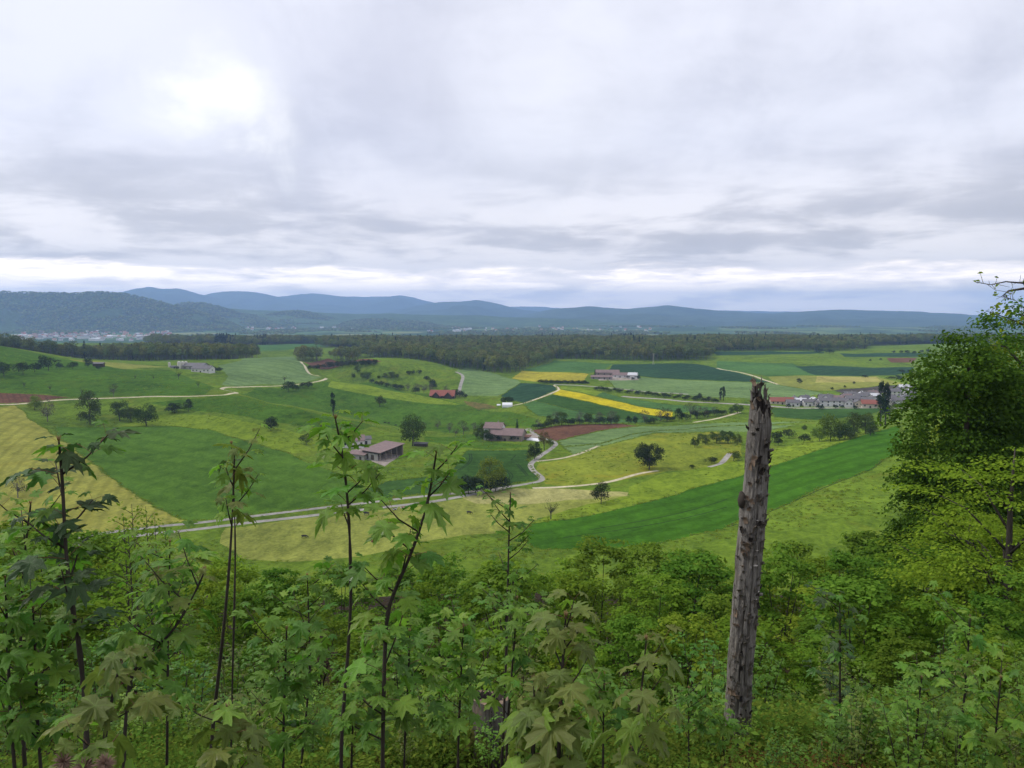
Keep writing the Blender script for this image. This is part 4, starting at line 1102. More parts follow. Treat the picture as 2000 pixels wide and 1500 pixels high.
box(V, Fc, -L_/2, -L_/2 + 0.3, -W_/2, W_/2 - 0.31, -1, 4.2); obj('side_wall', mesh_py('wall', V, Fc, [WALL_G]), barn)
V, Fc = [], []
box(V, Fc, -L_/2 + 0.31, L_/2 - 2.0, -W_/2, -W_/2 + 0.25, -1, 3.6); obj('front_wall', mesh_py('wall', V, Fc, [WALL_G]), barn)
for i in range(5): obj('post', POSTM, barn, loc=(L_/2 - 0.3, -W_/2 + 0.3 + i * (W_ - 0.9) / 4, (h1 + (h2 - h1) * i / 4) / 2), scale=(0.35, 0.35, h1 + (h2 - h1) * i / 4))
for i in range(2): obj('door', DOORM, barn, loc=(-L_/2 + 3.5 + i * 5, -W_/2 - 0.05, 1.4), scale=(2.6, 0.12, 2.8))
building('farmhouse', 'white farmhouse with brown roof behind the open sided barn', 'house', B(690, 872), R(12), 13, 9, 4.4, 2.6, WALL_W, ROOF_B, 4, 1)
building('shed', 'low grey shed with flat brown roof beside the open sided barn', 'shed', B(705, 895), R(-30), 12, 8, 3.0, 1.2, WALL_G, ROOF_B, 2, 1, chim=False)
building('shed', 'tiny dark field shelter beside the large leafy tree', 'shed', B(822, 871), R(-8), 8, 3.5, 1.8, 0.5, WALL_B, ROOF_G, 0, 1, False, False, gable_win=0)
building('shed', 'pale plastered outhouse between farmhouse and open barn', 'shed', B(714, 866), R(20), 6, 5, 3.2, 1.4, WALL_W, ROOF_G, 1, 1, True, False)
# farm with the white house
building('farmhouse', 'white gabled farmhouse joined to the long tiled barn', 'house', B(966, 857), R(-14), 12, 11, 8.2, 3.0, WALL_W, ROOF_B, 4, 2)
building('barn', 'long low barn with brown tiled roof beside the white farmhouse', 'barn', B(991, 859), R(-16), 23, 12, 4.2, 3.6, WALL_P, ROOF_B, 5, 1, True, False, gable_win=0)
building('shed', 'low timber lean-to on the farmyard beside the spruce', 'shed', B(1022, 858), R(-16), 9, 5, 2.2, 0.8, WALL_P, ROOF_O, 1, 1, True, False)
V, Fc = [], []
for i in range(9):
    a = math.pi * i / 8
    V += [(-5, -math.cos(a) * 3, math.sin(a) * 1.4), (5, -math.cos(a) * 3, math.sin(a) * 1.4)]
Fc = [(2*i, 2*i+1, 2*i+3, 2*i+2) for i in range(8)] + [tuple(range(0, 18, 2)), tuple(range(17, 0, -2))]
CLAMP = mesh_py('silage_clamp', V, Fc, [TARP], smooth=False)
obj('silage_clamp', CLAMP, None, 'silage heap under white sheet on the pale farmyard', 'silage heap', loc=tuple(B(1045, 860)), rot=(0, 0, R(-35)))
# red barn with two cross gables
b = B(865, 777)
rb = building('barn', 'red roofed barn with two dark front gables behind the brow', 'barn', b, R(-6), 26, 11, 3.0, 5.2, WALL_B, ROOF_R, 3, 1, True, False, gable_win=0)
for s in (-6.0, 7.0):
    V = [(s - 4, -8.5, -1), (s + 4, -8.5, -1), (s + 4, -8.5, 2.6), (s, -8.5, 6.6), (s - 4, -8.5, 2.6), (s - 4, -2, -1), (s + 4, -2, -1), (s + 4, -2, 2.6), (s, -2, 6.6), (s - 4, -2, 2.6)]
    obj('front_gable', mesh_py('gable', V, [(0, 1, 2, 3, 4), (1, 6, 7, 2), (5, 0, 4, 9)], [WALL_B]), rb)
    V = [(s - 4.7, -9.2, 2.0), (s, -9.2, 6.85), (s + 4.7, -9.2, 2.0), (s - 4.7, -1, 2.0), (s, -1, 6.85), (s + 4.7, -1, 2.0)]
    V += [(x, y, zz + 0.25) for x, y, zz in V]
    obj('gable_roof', mesh_py('roof', V, [(6, 7, 10, 9), (7, 8, 11, 10), (0, 3, 4, 1), (1, 4, 5, 2), (0, 1, 7, 6), (1, 2, 8, 7), (0, 6, 9, 3), (2, 5, 11, 8)], [ROOF_R]), rb)
# white tent
V, Fc = [], []
for i, (yy, zz) in enumerate([(-3.4, 0), (-3.4, 2.2), (-2.0, 3.6), (0, 4.2), (2.0, 3.6), (3.4, 2.2), (3.4, 0)]): V += [(-4.6, yy, zz), (4.6, yy, zz)]
Fc = [(2*i, 2*i+1, 2*i+3, 2*i+2) for i in range(6)]
tent = obj('tent', None, None, 'white field tent with rounded roof at the farm track', 'tent', loc=tuple(B(991, 795)), rot=(0, 0, R(-5)))
obj('canopy', mesh_py('canopy', V, Fc, [TARP]), tent)
for s in (-1, 1): obj('end_panel', mesh_py('panel', [v for v in V if v[0] * s > 0], [tuple(range(7))], [TARP]), tent)
obj('silage_clamp', CLAMP, None, 'small pale heap beside the white tent', 'silage heap', loc=tuple(B(974, 792)), scale=(0.35, 0.5, 1.0))
# silo farm on the left hill
SIL, SIF = [], []
prof = [(1.9, -1), (1.9, 7.2), (1.6, 7.7), (0.8, 8.2), (0.05, 8.4)]
for r0, zz in prof:
    for k in range(14): SIL.append((r0 * math.cos(k * 2 * math.pi / 14), r0 * math.sin(k * 2 * math.pi / 14), zz))
for i in range(len(prof) - 1):
    for k in range(14): SIF.append((i * 14 + k, i * 14 + (k + 1) % 14, (i + 1) * 14 + (k + 1) % 14, (i + 1) * 14 + k))
silo_m = mesh_py('silo', SIL, SIF, [METAL], smooth=True)
_lv, _lf = [], []
for s in (-0.25, 0.25): box(_lv, _lf, s - 0.04, s + 0.04, -2.15, -2.05, 0, 8)
for k in range(14): box(_lv, _lf, -0.25, 0.25, -2.12, -2.06, 0.5 + k * 0.55, 0.56 + k * 0.55)
ladder_m = mesh_py('ladder', _lv, _lf, [METAL])
for px_, py_, sc_ in ((331, 717, 0.7), (350, 720, 1.0), (357, 720, 1.0), (363.5, 720, 1.0)):
    so = obj('silo', None, None, 'pale round grain silo standing beside the grey roofed barn' if sc_ == 1 else 'short pale silo apart from the row of three', 'silo', 'row of three silos' if sc_ == 1 else None, loc=tuple(B(px_, py_)), scale=sc_)
    obj('tank', silo_m, so); obj('ladder', ladder_m, so)
building('barn', 'broad grey roofed barn behind the pale silos', 'barn', B(383, 722), R(-8), 24, 14, 4.5, 3.0, WALL_G, ROOF_G, 4, 1, True, False)
building('farmhouse', 'white walled farm building in front of the grey roofed barn', 'house', B(397, 727), R(-12), 22, 10, 4.2, 3.0, WALL_W, ROOF_G, 5, 1, True, True)
building('shed', 'low grey shed between the short silo and the barn', 'shed', B(342, 719), R(0), 9, 4, 2.0, 0.6, WALL_G, ROOF_G, 1, 1, True, False, gable_win=0)
building('shed', 'dark wooden field shed on the left grass slope', 'shed', B(193, 716), R(5), 10, 5, 3.2, 1.0, WALL_B, ROOF_G, 1, 1, True, False, gable_win=0)
# farm with long barns
building('barn', 'long grey roofed barn at the back of the field farm', 'barn', B(1186, 733), R(-6), 30, 12, 4.0, 3.0, WALL_P, ROOF_B, 4, 1, True, False)
building('barn', 'lower grey roofed barn in front of the field farm', 'barn', B(1175, 740), R(-6), 26, 9, 2.6, 1.8, WALL_G, ROOF_B, 4, 1, True, False)
building('barn', 'middle barn with brown roof on the field farm', 'barn', B(1211, 737), R(-8), 18, 9, 3.4, 2.6, WALL_W, ROOF_B, 3, 1, True, False)
building('farmhouse', 'small white cottage at the end of the field farm', 'house', B(1236, 739), R(-20), 11, 9, 4.6, 2.6, WALL_W, ROOF_L, 3, 1)
# village beyond the main road
VW = 'white rendered village house with %s roof beside the main road'
VIL = [(1526, 789, 26, 10, 3.6, 4.2, 'c', 'r', -4), (1548, 793, 14, 9, 4.2, 3, 'w', 'g', -10), (1553, 788, 12, 9, 5.5, 3, 'w', 'g', 80), (1563, 791, 12, 9, 5.2, 2.6, 'w', 'l', -8), (1571, 787, 11, 8, 6.0, 3.0, 'w', 'g', 20),
       (1580, 793, 13, 9, 5, 2.8, 'w', 'g', -5), (1590, 790, 11, 9, 5.5, 2.6, 'w', 'l', 85), (1600, 794, 9, 8, 4.5, 2.4, 'g', 'g', 10), (1612, 786, 15, 10, 6, 3.4, 'g', 'g', -6), (1626, 793, 32, 10, 6.2, 3.0, 'w', 'g', -4),
       (1620, 787, 14, 9, 6, 3, 'w', 'g', 30), (1640, 787, 14, 9, 5.5, 3, 'w', 'b', -8), (1655, 793, 13, 9, 5, 2.8, 'w', 'g', 82), (1652, 784, 12, 9, 5.8, 3, 'w', 'b', 12), (1664, 789, 14, 10, 6.5, 3, 'w', 'g', -10),
       (1659, 779, 13, 9, 5.5, 3, 'w', 'g', -12), (1680, 782, 15, 9, 5.5, 3, 'w', 'g', -6), (1684, 777, 12, 9, 5, 2.6, 'w', 'l', 70), (1694, 779, 14, 9, 5.4, 3, 'w', 'g', -14), (1703, 776, 12, 9, 5.4, 2.8, 'w', 'b', 15),
       (1676, 794, 12, 9, 5, 2.8, 'c', 'g', 75), (1686, 790, 18, 10, 5.4, 3, 'w', 'g', -6), (1697, 796, 17, 10, 4.6, 4, 'c', 'r', -8), (1705, 788, 12, 9, 5.4, 3, 'w', 'g', 80), (1709, 781, 11, 9, 5.2, 2.6, 'w', 'l', -4),
       (1745, 773, 15, 9, 5.5, 3, 'w', 'g', -8), (1753, 769, 12, 9, 5.5, 3, 'w', 'g', 60), (1763, 773, 14, 9, 5.5, 2.8, 'w', 'l', -4), (1770, 768, 12, 9, 5.6, 3, 'c', 'g', 80), (1775, 775, 13, 9, 5, 3, 'w', 'g', 10),
       (1766, 764, 13, 9, 5.6, 3, 'w', 'l', -12), (1755, 791, 18, 10, 5, 3.6, 'w', 'g', -10), (1768, 784, 14, 10, 5.4, 3.4, 'w', 'g', 70), (1782, 788, 16, 10, 5, 3.4, 'g', 'g', -8), (1740, 784, 10, 8, 5, 2.6, 'w', 'g', 15)]
WMAP = {'w': (WALL_W, 'white rendered'), 'c': (WALL_C, 'cream rendered'), 'g': (WALL_G, 'grey walled')}
RMAP = {'r': (ROOF_R, 'red tiled'), 'g': (ROOF_G, 'dark grey'), 'l': (ROOF_L, 'pale sheet metal'), 'b': (ROOF_B, 'brown tiled')}
for (px_, py_, L_, W_, h_, r0, wk, rk, yw) in VIL:
    if L_ == 26: lb, gp = 'long hall with bright red tiled roof at the near end of the village', None
    elif L_ == 32: lb, gp = 'long white terrace under one dark grey roof in the village', None
    elif L_ == 17: lb, gp = 'low cream barn with red tiled roof beside the village poplars', None
    else: lb, gp = '%s village house with %s roof beyond the main road' % (WMAP[wk][1], RMAP[rk][1]), '%s village houses with %s roofs' % (WMAP[wk][1], RMAP[rk][1])
    building('house', lb, 'house', B(px_, py_), R(yw), L_ * 0.8, W_ * 0.75, h_ * 0.85, r0 * 0.75, WMAP[wk][0], RMAP[rk][0], 5 if L_ > 20 else 3, 2 if h_ > 5 else 1, True, True, gp, 2)
plant_px('bush_dark', "1540,797,8 1600,800,9,1.2 1606,799,7 1632,798,7 1645,797,6 1672,800,8 1611,781,7 1710,797,8 1716,790,10 1734,790,9 1748,798,9", 'garden shrub among the village houses', 'bush', 'garden shrubs in the village', 'bush')
plant_px('conifer', "1613,783,9 1668,787,9 1730,786,12", 'dark garden conifer between village roofs', 'tree', 'garden conifers in the village')

# far towns: one small house each
def far_house(L, W, Hh, Rr, wm, rm):
    w_ = walls_mesh(L, W, Hh, Rr, wm); r_ = roof_mesh(L, W, Hh, Rr, rm)
    V = [tuple(v.co) for v in w_.vertices] + [tuple(v.co) for v in r_.vertices]; n0 = len(w_.vertices)
    Fc = [tuple(p.vertices) for p in w_.polygons] + [tuple(k + n0 for k in p.vertices) for p in r_.polygons]
    mi = [0] * len(w_.polygons) + [1] * len(r_.polygons)
    bpy.data.meshes.remove(w_); bpy.data.meshes.remove(r_)
    return mesh_py('house', V, Fc, [wm, rm], mi)
FH = {'red': [far_house(13, 10, 6, 4.5, WALL_W, ROOF_R), far_house(16, 11, 5, 5, WALL_C, ROOF_O), far_house(12, 10, 7, 4.5, WALL_W, ROOF_O)],
      'grey': [far_house(14, 10, 7, 3.5, WALL_W, ROOF_G), far_house(18, 11, 8, 2.5, WALL_W, ROOF_L)],
      'hall': [far_house(60, 24, 9, 2, WALL_W, ROOF_L), far_house(46, 20, 12, 1.5, WALL_W, ROOF_G)]}
def far_town(n, x0, x1, y0, y1, where, mixp, halls=0):
    g = np.random.default_rng(int(x0 + y0 * 7))
    Ps = np.stack([x0 + (x1 - x0) * g.random(n + halls), y0 + (y1 - y0) * g.random(n + halls)], 1)
    hp = hit(Ps, 2500, 9000)
    for i in range(n + halls):
        k = 'hall' if i >= n else ('red' if g.random() < mixp else 'grey')
        me = FH[k][i % len(FH[k])]
        lb = {'red': 'tiny red roofed house %s', 'grey': 'tiny white house with grey roof %s', 'hall': 'large pale industrial hall %s'}[k] % where
        obj('house' if k != 'hall' else 'industrial_hall', me, None, lb, 'house' if k != 'hall' else 'hall', {'red': 'red roofed houses ', 'grey': 'grey roofed houses ', 'hall': 'industrial halls '}[k] + where, loc=(hp[i, 0], hp[i, 1], hp[i, 2]), rot=(0, 0, g.choice([0.2, -0.3, 1.4, 0.5])), scale=0.95 + 0.35 * g.random())
far_town(130, 40, 335, 649, 661, 'in the far town below the long wooded hill', 0.7, 0)
far_town(36, 0, 290, 658, 666, 'on the near edge of the far town', 0.3, 12)
far_town(36, 465, 690, 638, 645, 'in the village at the foot of the rounded hill', 0.45, 0)
far_town(22, 830, 1010, 641, 649, 'scattered over the hazy plain behind the wood', 0.4, 3)
far_town(62, 1050, 1270, 634, 650, 'in the hazy village on the plain behind the wood', 0.7, 0)

# ------------------------------------------------------------------ cows
def cow_mesh(graze):
    me = bpy.data.meshes.new('cow_skeleton')
    if graze == 2:      # lying down
        vs_ = [(0, -0.85, 0.42, .34), (0, -0.25, 0.48, .42), (0, 0.45, 0.5, .38), (0, 0.9, 0.78, .2), (0, 1.15, 0.95, .15), (0, 1.45, 0.82, .10)]
        legs = [(2, [(0.28, 0.6, 0.18, .1), (0.2, 0.95, 0.09, .07)]), (2, [(-0.28, 0.6, 0.18, .1), (-0.2, 0.9, 0.09, .07)]), (0, [(0.38, -0.6, 0.2, .14), (0.45, -0.2, 0.1, .07)]), (0, [(-0.38, -0.7, 0.2, .14), (-0.45, -0.4, 0.1, .07)])]
    else:
        head = [(0, 0.98, 0.92, .19), (0, 1.25, 0.55, .14), (0, 1.45, 0.2, .09)] if graze else [(0, 0.95, 1.3, .2), (0, 1.2, 1.42, .15), (0, 1.55, 1.2, .10)]
        vs_ = [(0, -0.85, 1.12, .32), (0, -0.2, 1.05, .42), (0, 0.5, 1.08, .38)] + head
        legs = []
        for s in (-1, 1):
            legs.append((2, [(s * 0.2, 0.5, 0.72, .14), (s * 0.19, 0.54, 0.4, .075), (s * 0.19, 0.5, 0.05, .07)]))
            legs.append((0, [(s * 0.22, -0.82, 0.75, .19), (s * 0.22, -1.0, 0.44, .085), (s * 0.22, -0.95, 0.05, .07)]))
    tail = [(0, -1.18, vs_[0][2] + 0.1, .05), (0, -1.26, vs_[0][2] - 0.5, .035)]
    ed = [(i, i + 1) for i in range(5)]
    for root, ch in legs + [(0, tail)]:
        p_ = root
        for q in ch: vs_.append(q); ed.append((p_, len(vs_) - 1)); p_ = len(vs_) - 1
    for s in (-1, 1): vs_.append((s * 0.26, vs_[4][1], vs_[4][2] + 0.1, .035)); ed.append((4, len(vs_) - 1))
    me.from_pydata([v[:3] for v in vs_], ed, [])
    o_ = bpy.data.objects.new('cow_skeleton', me); COL.objects.link(o_)
    sk = o_.modifiers.new('skin', 'SKIN')
    for i, v in enumerate(vs_):
        sv = me.skin_vertices[0].data[i]; sv.radius = (v[3], v[3] * (1.1 if i < 3 else 1)); sv.use_root = (i == 0)
    o_.modifiers.new('sub', 'SUBSURF').levels = 1
    dg = bpy.context.evaluated_depsgraph_get()
    res = bpy.data.meshes.new_from_object(o_.evaluated_get(dg))
    bpy.data.objects.remove(o_); bpy.data.meshes.remove(me)
    res.name = 'cow'; res.polygons.foreach_set('use_smooth', np.ones(len(res.polygons), bool))
    return res
def coat(name, a, b2, th):
    m, t, o = new_mat(name)
    tcx = t.n('ShaderNodeTexCoord')
    f = t.ss(t.noise(tcx.outputs['Object'], 1.3, 2, 0.4), th, th + 0.02)
    b = t.n('ShaderNodeBsdfPrincipled'); b.inputs['Roughness'].default_value = 0.8
    t.set(b.inputs['Base Color'], t.mix(f, a, b2)); t.set(o.inputs[0], b.outputs[0]); return m
COAT = {'black': coat('coat_black', (0.018, 0.016, 0.015), (0.035, 0.03, 0.028), 0.6), 'pied': coat('coat_black_white', (0.02, 0.018, 0.017), (0.6, 0.57, 0.52), 0.53), 'brown': coat('coat_brown_white', (0.19, 0.065, 0.03), (0.6, 0.55, 0.48), 0.56), 'dark': coat('coat_dark_brown', (0.055, 0.03, 0.02), (0.5, 0.45, 0.4), 0.62)}
CM = {}
def cow(px_, py_, graze, ct, yaw, label, group=None):
    if (graze, ct) not in CM:
        src = [k for k in CM if k[0] == graze]
        me = CM[src[0]].copy() if src else cow_mesh(graze)
        me.materials.clear(); me.materials.append(COAT[ct]); CM[(graze, ct)] = me
    b = B(px_, py_)
    obj('cow', CM[(graze, ct)], None, label, 'cow', group, loc=tuple(b), rot=(0, 0, R(yaw)))
cow(595, 1051, 1, 'black', -80, 'black cow grazing alone on the lower pasture')
cow(715, 1006, 0, 'black', 95, 'black cow standing by the lower lane')
cow(771, 996, 2, 'pied', -70, 'black and white cow lying by the lane')
cow(787, 993, 2, 'brown', -95, 'brown cow lying next to the black and white cow')
cow(754, 1024, 1, 'dark', 80, 'dark brown and white cow in the pair in mid pasture')
cow(767, 1021, 0, 'black', -60, 'black cow of the pair in mid pasture, head raised')
cow(729, 1059, 2, 'brown', 75, 'red brown and white cow behind the tall sapling')
cow(917, 1004, 1, 'black', -100, 'black cow grazing alone at the right side of the pasture')
for x_, y_, a_ in ((725, 822, 80), (752, 827, -80), (759, 828, 60), (773, 832, 90)):
    cow(x_, y_, 1, 'black', a_, 'distant black cow grazing on the olive ridge', 'black cows on the ridge')
# fence posts along the deep green strip and the pasture
_pv, _pf = [], []
tube(_pv, _pf, [(0, 0, -0.3), (0, 0, 0.9), (0, 0, 1.15)], [0.06, 0.055, 0.03], 6)
FPOST = mesh_py('fence_post', _pv, _pf, [BARKP])
for i, (x_, y_) in enumerate([(1430, 1027), (1470, 1011), (1545, 981), (1590, 962), (1640, 940), (1690, 920), (1240, 988), (1320, 964), (1160, 1006)]):
    obj('fence_post', FPOST, None, 'weathered wooden fence post on the border of the deep green strip', 'fence post', 'posts along the deep green strip', loc=tuple(B(x_, y_)))
# lattice mast in front of the wood
mast = obj('power_mast', None, None, 'thin pale lattice mast in front of the wood', 'mast', loc=tuple(B(1276, 712)))
_pv, _pf = [], []
hM = 22 / F * mast.location.y
for sx_, sy_ in ((-1, -1), (1, -1), (1, 1), (-1, 1)): tube(_pv, _pf, [(sx_ * 1.0, sy_ * 1.0, -0.2), (sx_ * 0.2, sy_ * 0.2, hM)], [0.09, 0.06], 4)
for k in range(10):
    f0, f1 = k / 10, (k + 1) / 10
    for s in (-1, 1):
        a0, a1 = 1 - 0.8 * f0, 1 - 0.8 * f1
        tube(_pv, _pf, [(s * a0, -a0, hM * f0), (-s * a1, -a1, hM * f1)], [0.04, 0.04], 4)
obj('lattice', mesh_py('lattice', _pv, _pf, [METAL]), mast)
_pv, _pf = [], []
for zz, hw in ((0.97, 2.2), (0.86, 3.0)): tube(_pv, _pf, [(-hw, 0, hM * zz), (hw, 0, hM * zz)], [0.08, 0.08], 4)
obj('cross_arm', mesh_py('cross_arm', _pv, _pf, [METAL]), mast)

# ------------------------------------------------------------------ the hazy air
m, t, o = new_mat('haze_air')
vol = t.n('ShaderNodeVolumePrincipled')
vol.inputs['Color'].default_value = (0.40, 0.60, 1.0, 1)
vol.inputs['Density'].default_value = 9.5e-5
vol.inputs['Anisotropy'].default_value = 0.3
t.set(o.inputs['Volume'], vol.outputs[0])
V, Fc = [], []
box(V, Fc, -22000, 22000, -7000, 22000, CAMZ - 170, CAMZ + 480)
obj('haze', mesh_py('haze', V, Fc, [m]), label='thin blue haze filling the air over the plain', cat='haze', kind='stuff')
# ------------------------------------------------------------------ tufts of grass over the meadows (real relief)
TUFT = leaf_mat('tuft_grass', (0.215, 0.290, 0.034), (0.140, 0.220, 0.024), 0.45, objvar=0.2)
tufts = []
for s in range(3):
    g = np.random.default_rng(400 + s)
    C = np.stack([g.normal(size=14) * 0.45, g.normal(size=14) * 0.45, 0.12 + 0.1 * g.random(14)], 1)
    N = unit(g, 14); N[:, 2] = np.abs(N[:, 2]) + 0.5
    N /= np.linalg.norm(N, axis=1)[:, None]
    V, Fc = leaf_quads(C, N, 0.34 + 0.2 * g.random(14), g, 0.6)
    V[:, 2] = np.maximum(V[:, 2], -0.03)
    tufts.append(mesh_np('tuft', V, Fc, [TUFT]))
yy = 255 * np.exp(rng.random(60000) * 1.2); xx = yy * rng.uniform(-0.70, 0.70, len(yy))
q = np.stack([xx, yy], 1)
dens = fbm(q[:, 0] * 0.03, q[:, 1] * 0.016, 3, 81)
bad = np.zeros(len(q), bool)
for P, key in regions:
    if key[0] == 'r' or (key[0] == 'f' and not FIELDS[key[1]][3].startswith('meadow')): bad |= inside(P, q)
q = q[(~bad) & (rng.random(len(q)) < np.clip((dens - 0.32) * 1.6, 0.03, 0.4))]
vp = []
for P, key in regions:
    if key[0] != 'f' or not FIELDS[key[1]][3].startswith(('crop', 'sage', 'hay', 'soil')): continue
    A_, B_ = P, np.roll(P, -1, axis=0); L_ = np.linalg.norm(B_ - A_, axis=1)
    n_ = int(L_.sum() / 1.3)
    if P[:, 1].mean() > 900 or n_ < 2: continue
    k_ = rng.choice(len(P), n_, p=L_ / L_.sum()); f_ = rng.random((n_, 1))
    vp.append(A_[k_] * (1 - f_) + B_[k_] * f_ + rng.normal(size=(n_, 2)) * 0.45)
q = np.concatenate([q] + vp)
scatter('grass_tufts', np.stack([q[:, 0], q[:, 1], H(q[:, 0], q[:, 1])], 1), 0.6 + 0.7 * rng.random(len(q)), rng.random(len(q)) * 6.28, tufts, 'tussocks of grass over the open meadows', 'grass', rng.integers(0, 3, len(q)))

# ------------------------------------------------------------------ sycamore leaves
LEAFM = {}
LEAFM['green'] = leaf_mat('maple_green', (0.120, 0.290, 0.026), (0.078, 0.220, 0.018), 0.42, 0.28, 0.05, True)
LEAFM['light'] = leaf_mat('maple_light', (0.200, 0.385, 0.035), (0.130, 0.300, 0.025), 0.44, 0.25, 0.05, True)
LEAFM['olive'] = leaf_mat('maple_young_bronze', (0.190, 0.225, 0.040), (0.125, 0.215, 0.030), 0.38, 0.25, 0.05, True)
LEAFM['dark'] = leaf_mat('maple_dark', (0.055, 0.120, 0.028), (0.036, 0.090, 0.020), 0.30, 0.25, 0.06, True)
STALK = plain_mat('leaf_stalk', (0.20, 0.075, 0.045), (0.13, 0.10, 0.04), 9.0, 0.6)
STEM = plain_mat('sapling_bark', (0.060, 0.048, 0.036), (0.030, 0.024, 0.019), 14.0, 0.9, (1, 1, 0.3), 0.4)
BUD = plain_mat('young_bud', (0.26, 0.15, 0.070), (0.17, 0.13, 0.045), 9.0, 0.7)
HALF = [(.07, .82, 0), (.17, .74, 0), (.13, .60, 0), (.17, .50, 0), (.34, .60, 0), (.50, .66, 1), (.46, .50, 0), (.55, .40, 0), (.40, .32, 0), (.33, .25, 0), (.45, .16, 0), (.52, .02, 1), (.30, -.02, 0), (.14, -.08, 0)]
OUTL = [(0, 1.0, 1)] + HALF + [(0, 0, 1)] + [(-x, y, a) for x, y, a in reversed(HALF)]


def leaf_arrays(droop, pl, fold, seed):
    """one lobed blade on its stalk; base of the stalk at the origin, blade reaching along +Y; unit = blade length"""
    g = np.random.default_rng(seed)
    O = np.array(OUTL); n = len(O)
    cx = np.array([0, 0.2])
    pts = [(0, 0.2, 1.0)]
    for fr in (0.5, 1.0):
        for (x, y, a) in O: pts.append((cx[0] + (x - cx[0]) * fr, cx[1] + (y - cx[1]) * fr, a))
    pts = np.array(pts); x, y, a = pts.T
    r2 = x ** 2 + (y - 0.1) ** 2
    zz = -droop * 0.55 * r2 + fold * np.abs(x) * (1 - 0.9 * np.abs(x)) - 0.035 * a * (r2 > 0) + 0.03 * g.normal(size=len(x)) * (r2 > 0.08)
    x = x * (1 + 0.06 * g.normal())
    ang = -droop * 0.9 + 0.15
    Y2 = y * math.cos(ang) - zz * math.sin(ang); Z2 = y * math.sin(ang) + zz * math.cos(ang)
    V = np.stack([x, Y2 + pl * 0.93, Z2 + pl * 0.38], 1)
    Fc = []
    for i in range(n):
        j = (i + 1) % n
        Fc += [(0, 1 + j, 1 + i), (1 + i, 1 + j, 1 + n + j), (1 + i, 1 + n + j, 1 + n + i)]
    vein = a.copy()
    # stalk
    b0 = len(V); w_ = 0.012
    S = []
    for t_ in (0, 0.5, 1):
        c = np.array([0, pl * 0.93 * t_, pl * 0.38 * t_ ** 0.8])
        for k in range(3): S.append(c + np.array([math.cos(k * 2.094) * w_, 0, math.sin(k * 2.094) * w_]))
    V = np.concatenate([V, np.array(S)]); vein = np.concatenate([vein, np.zeros(9)])
    m0 = len(Fc)
    for i in range(2):
        for k in range(3):
            k2 = (k + 1) % 3
            Fc += [(b0 + i * 3 + k, b0 + i * 3 + k2, b0 + i * 3 + 3 + k2), (b0 + i * 3 + k, b0 + i * 3 + 3 + k2, b0 + i * 3 + 3 + k)]
    return V, np.array(Fc), vein, np.array([0] * m0 + [1] * (len(Fc) - m0))


VARS = [leaf_arrays(0.25, 0.55, 0.10, 1), leaf_arrays(0.55, 0.7, 0.16, 2), leaf_arrays(0.85, 0.8, 0.22, 3), leaf_arrays(1.15, 0.6, 0.28, 4), leaf_arrays(0.4, 0.9, -0.12, 5), leaf_arrays(0.7, 0.45, -0.2, 6)]
LEAFMESH = {}
for tone in LEAFM:
    for k, (V, Fc, vein, mi) in enumerate(VARS):
        me = mesh_np('leaf', V, Fc, [LEAFM[tone], STALK], mi, smooth=True)
        at_ = me.attributes.new('vein', 'FLOAT', 'POINT'); at_.data.foreach_set('value', vein.astype(np.float32))
        LEAFMESH[(tone, k)] = me


def pair_leaves(g, line, n_pairs, size, f0, f1, droopy=0.5, tip=True):
    """leaf placements (matrix, variant) in opposite pairs along a twig; line runs from tip to base"""
    out_ = []
    L = [0.0]
    for a, b2 in zip(line[:-1], line[1:]): L.append(L[-1] + (b2 - a).length)
    def pos(s):
        s = min(max(s, 0), L[-1])
        for i in range(len(line) - 1):
            if s <= L[i + 1]:
                return line[i].lerp(line[i + 1], (s - L[i]) / max(L[i + 1] - L[i], 1e-6))
        return line[-1]
    az = g.random() * 6.28
    for k in range(n_pairs):
        fr = (k + 0.15) / max(n_pairs, 1)
        s = (f0 + (f1 - f0) * fr ** 1.15) * L[-1]
        p = pos(s)
        az += 1.57 + g.normal() * 0.25
        for h_ in (0, 1):
            if g.random() < 0.08 and k > 0: continue
            a = az + h_ * math.pi + g.normal() * 0.2
            sz = size * (0.55 + 0.45 * min(1, k / 2.5)) * (0.62 + 0.62 * g.random())
            up_ = g.normal() * 0.22 + (0.45 if k == 0 else 0.12)
            M = Matrix.Translation(p) @ Matrix.Rotation(a, 4, 'Z') @ Matrix.Rotation(up_, 4, 'X') @ Matrix.Rotation(g.normal() * 0.25, 4, 'Y') @ Matrix.Diagonal((sz * (0.78 + 0.36 * g.random()), sz, sz * (0.6 + 0.9 * g.random()), 1.0))
            dv = g.random() + (droopy - 0.5)
            v = 0 if dv < 0.2 else 4 if dv < 0.38 else 1 if dv < 0.62 else 5 if dv < 0.75 else 2 if dv < 0.95 else 3
            out_.append((M, v))
    return out_


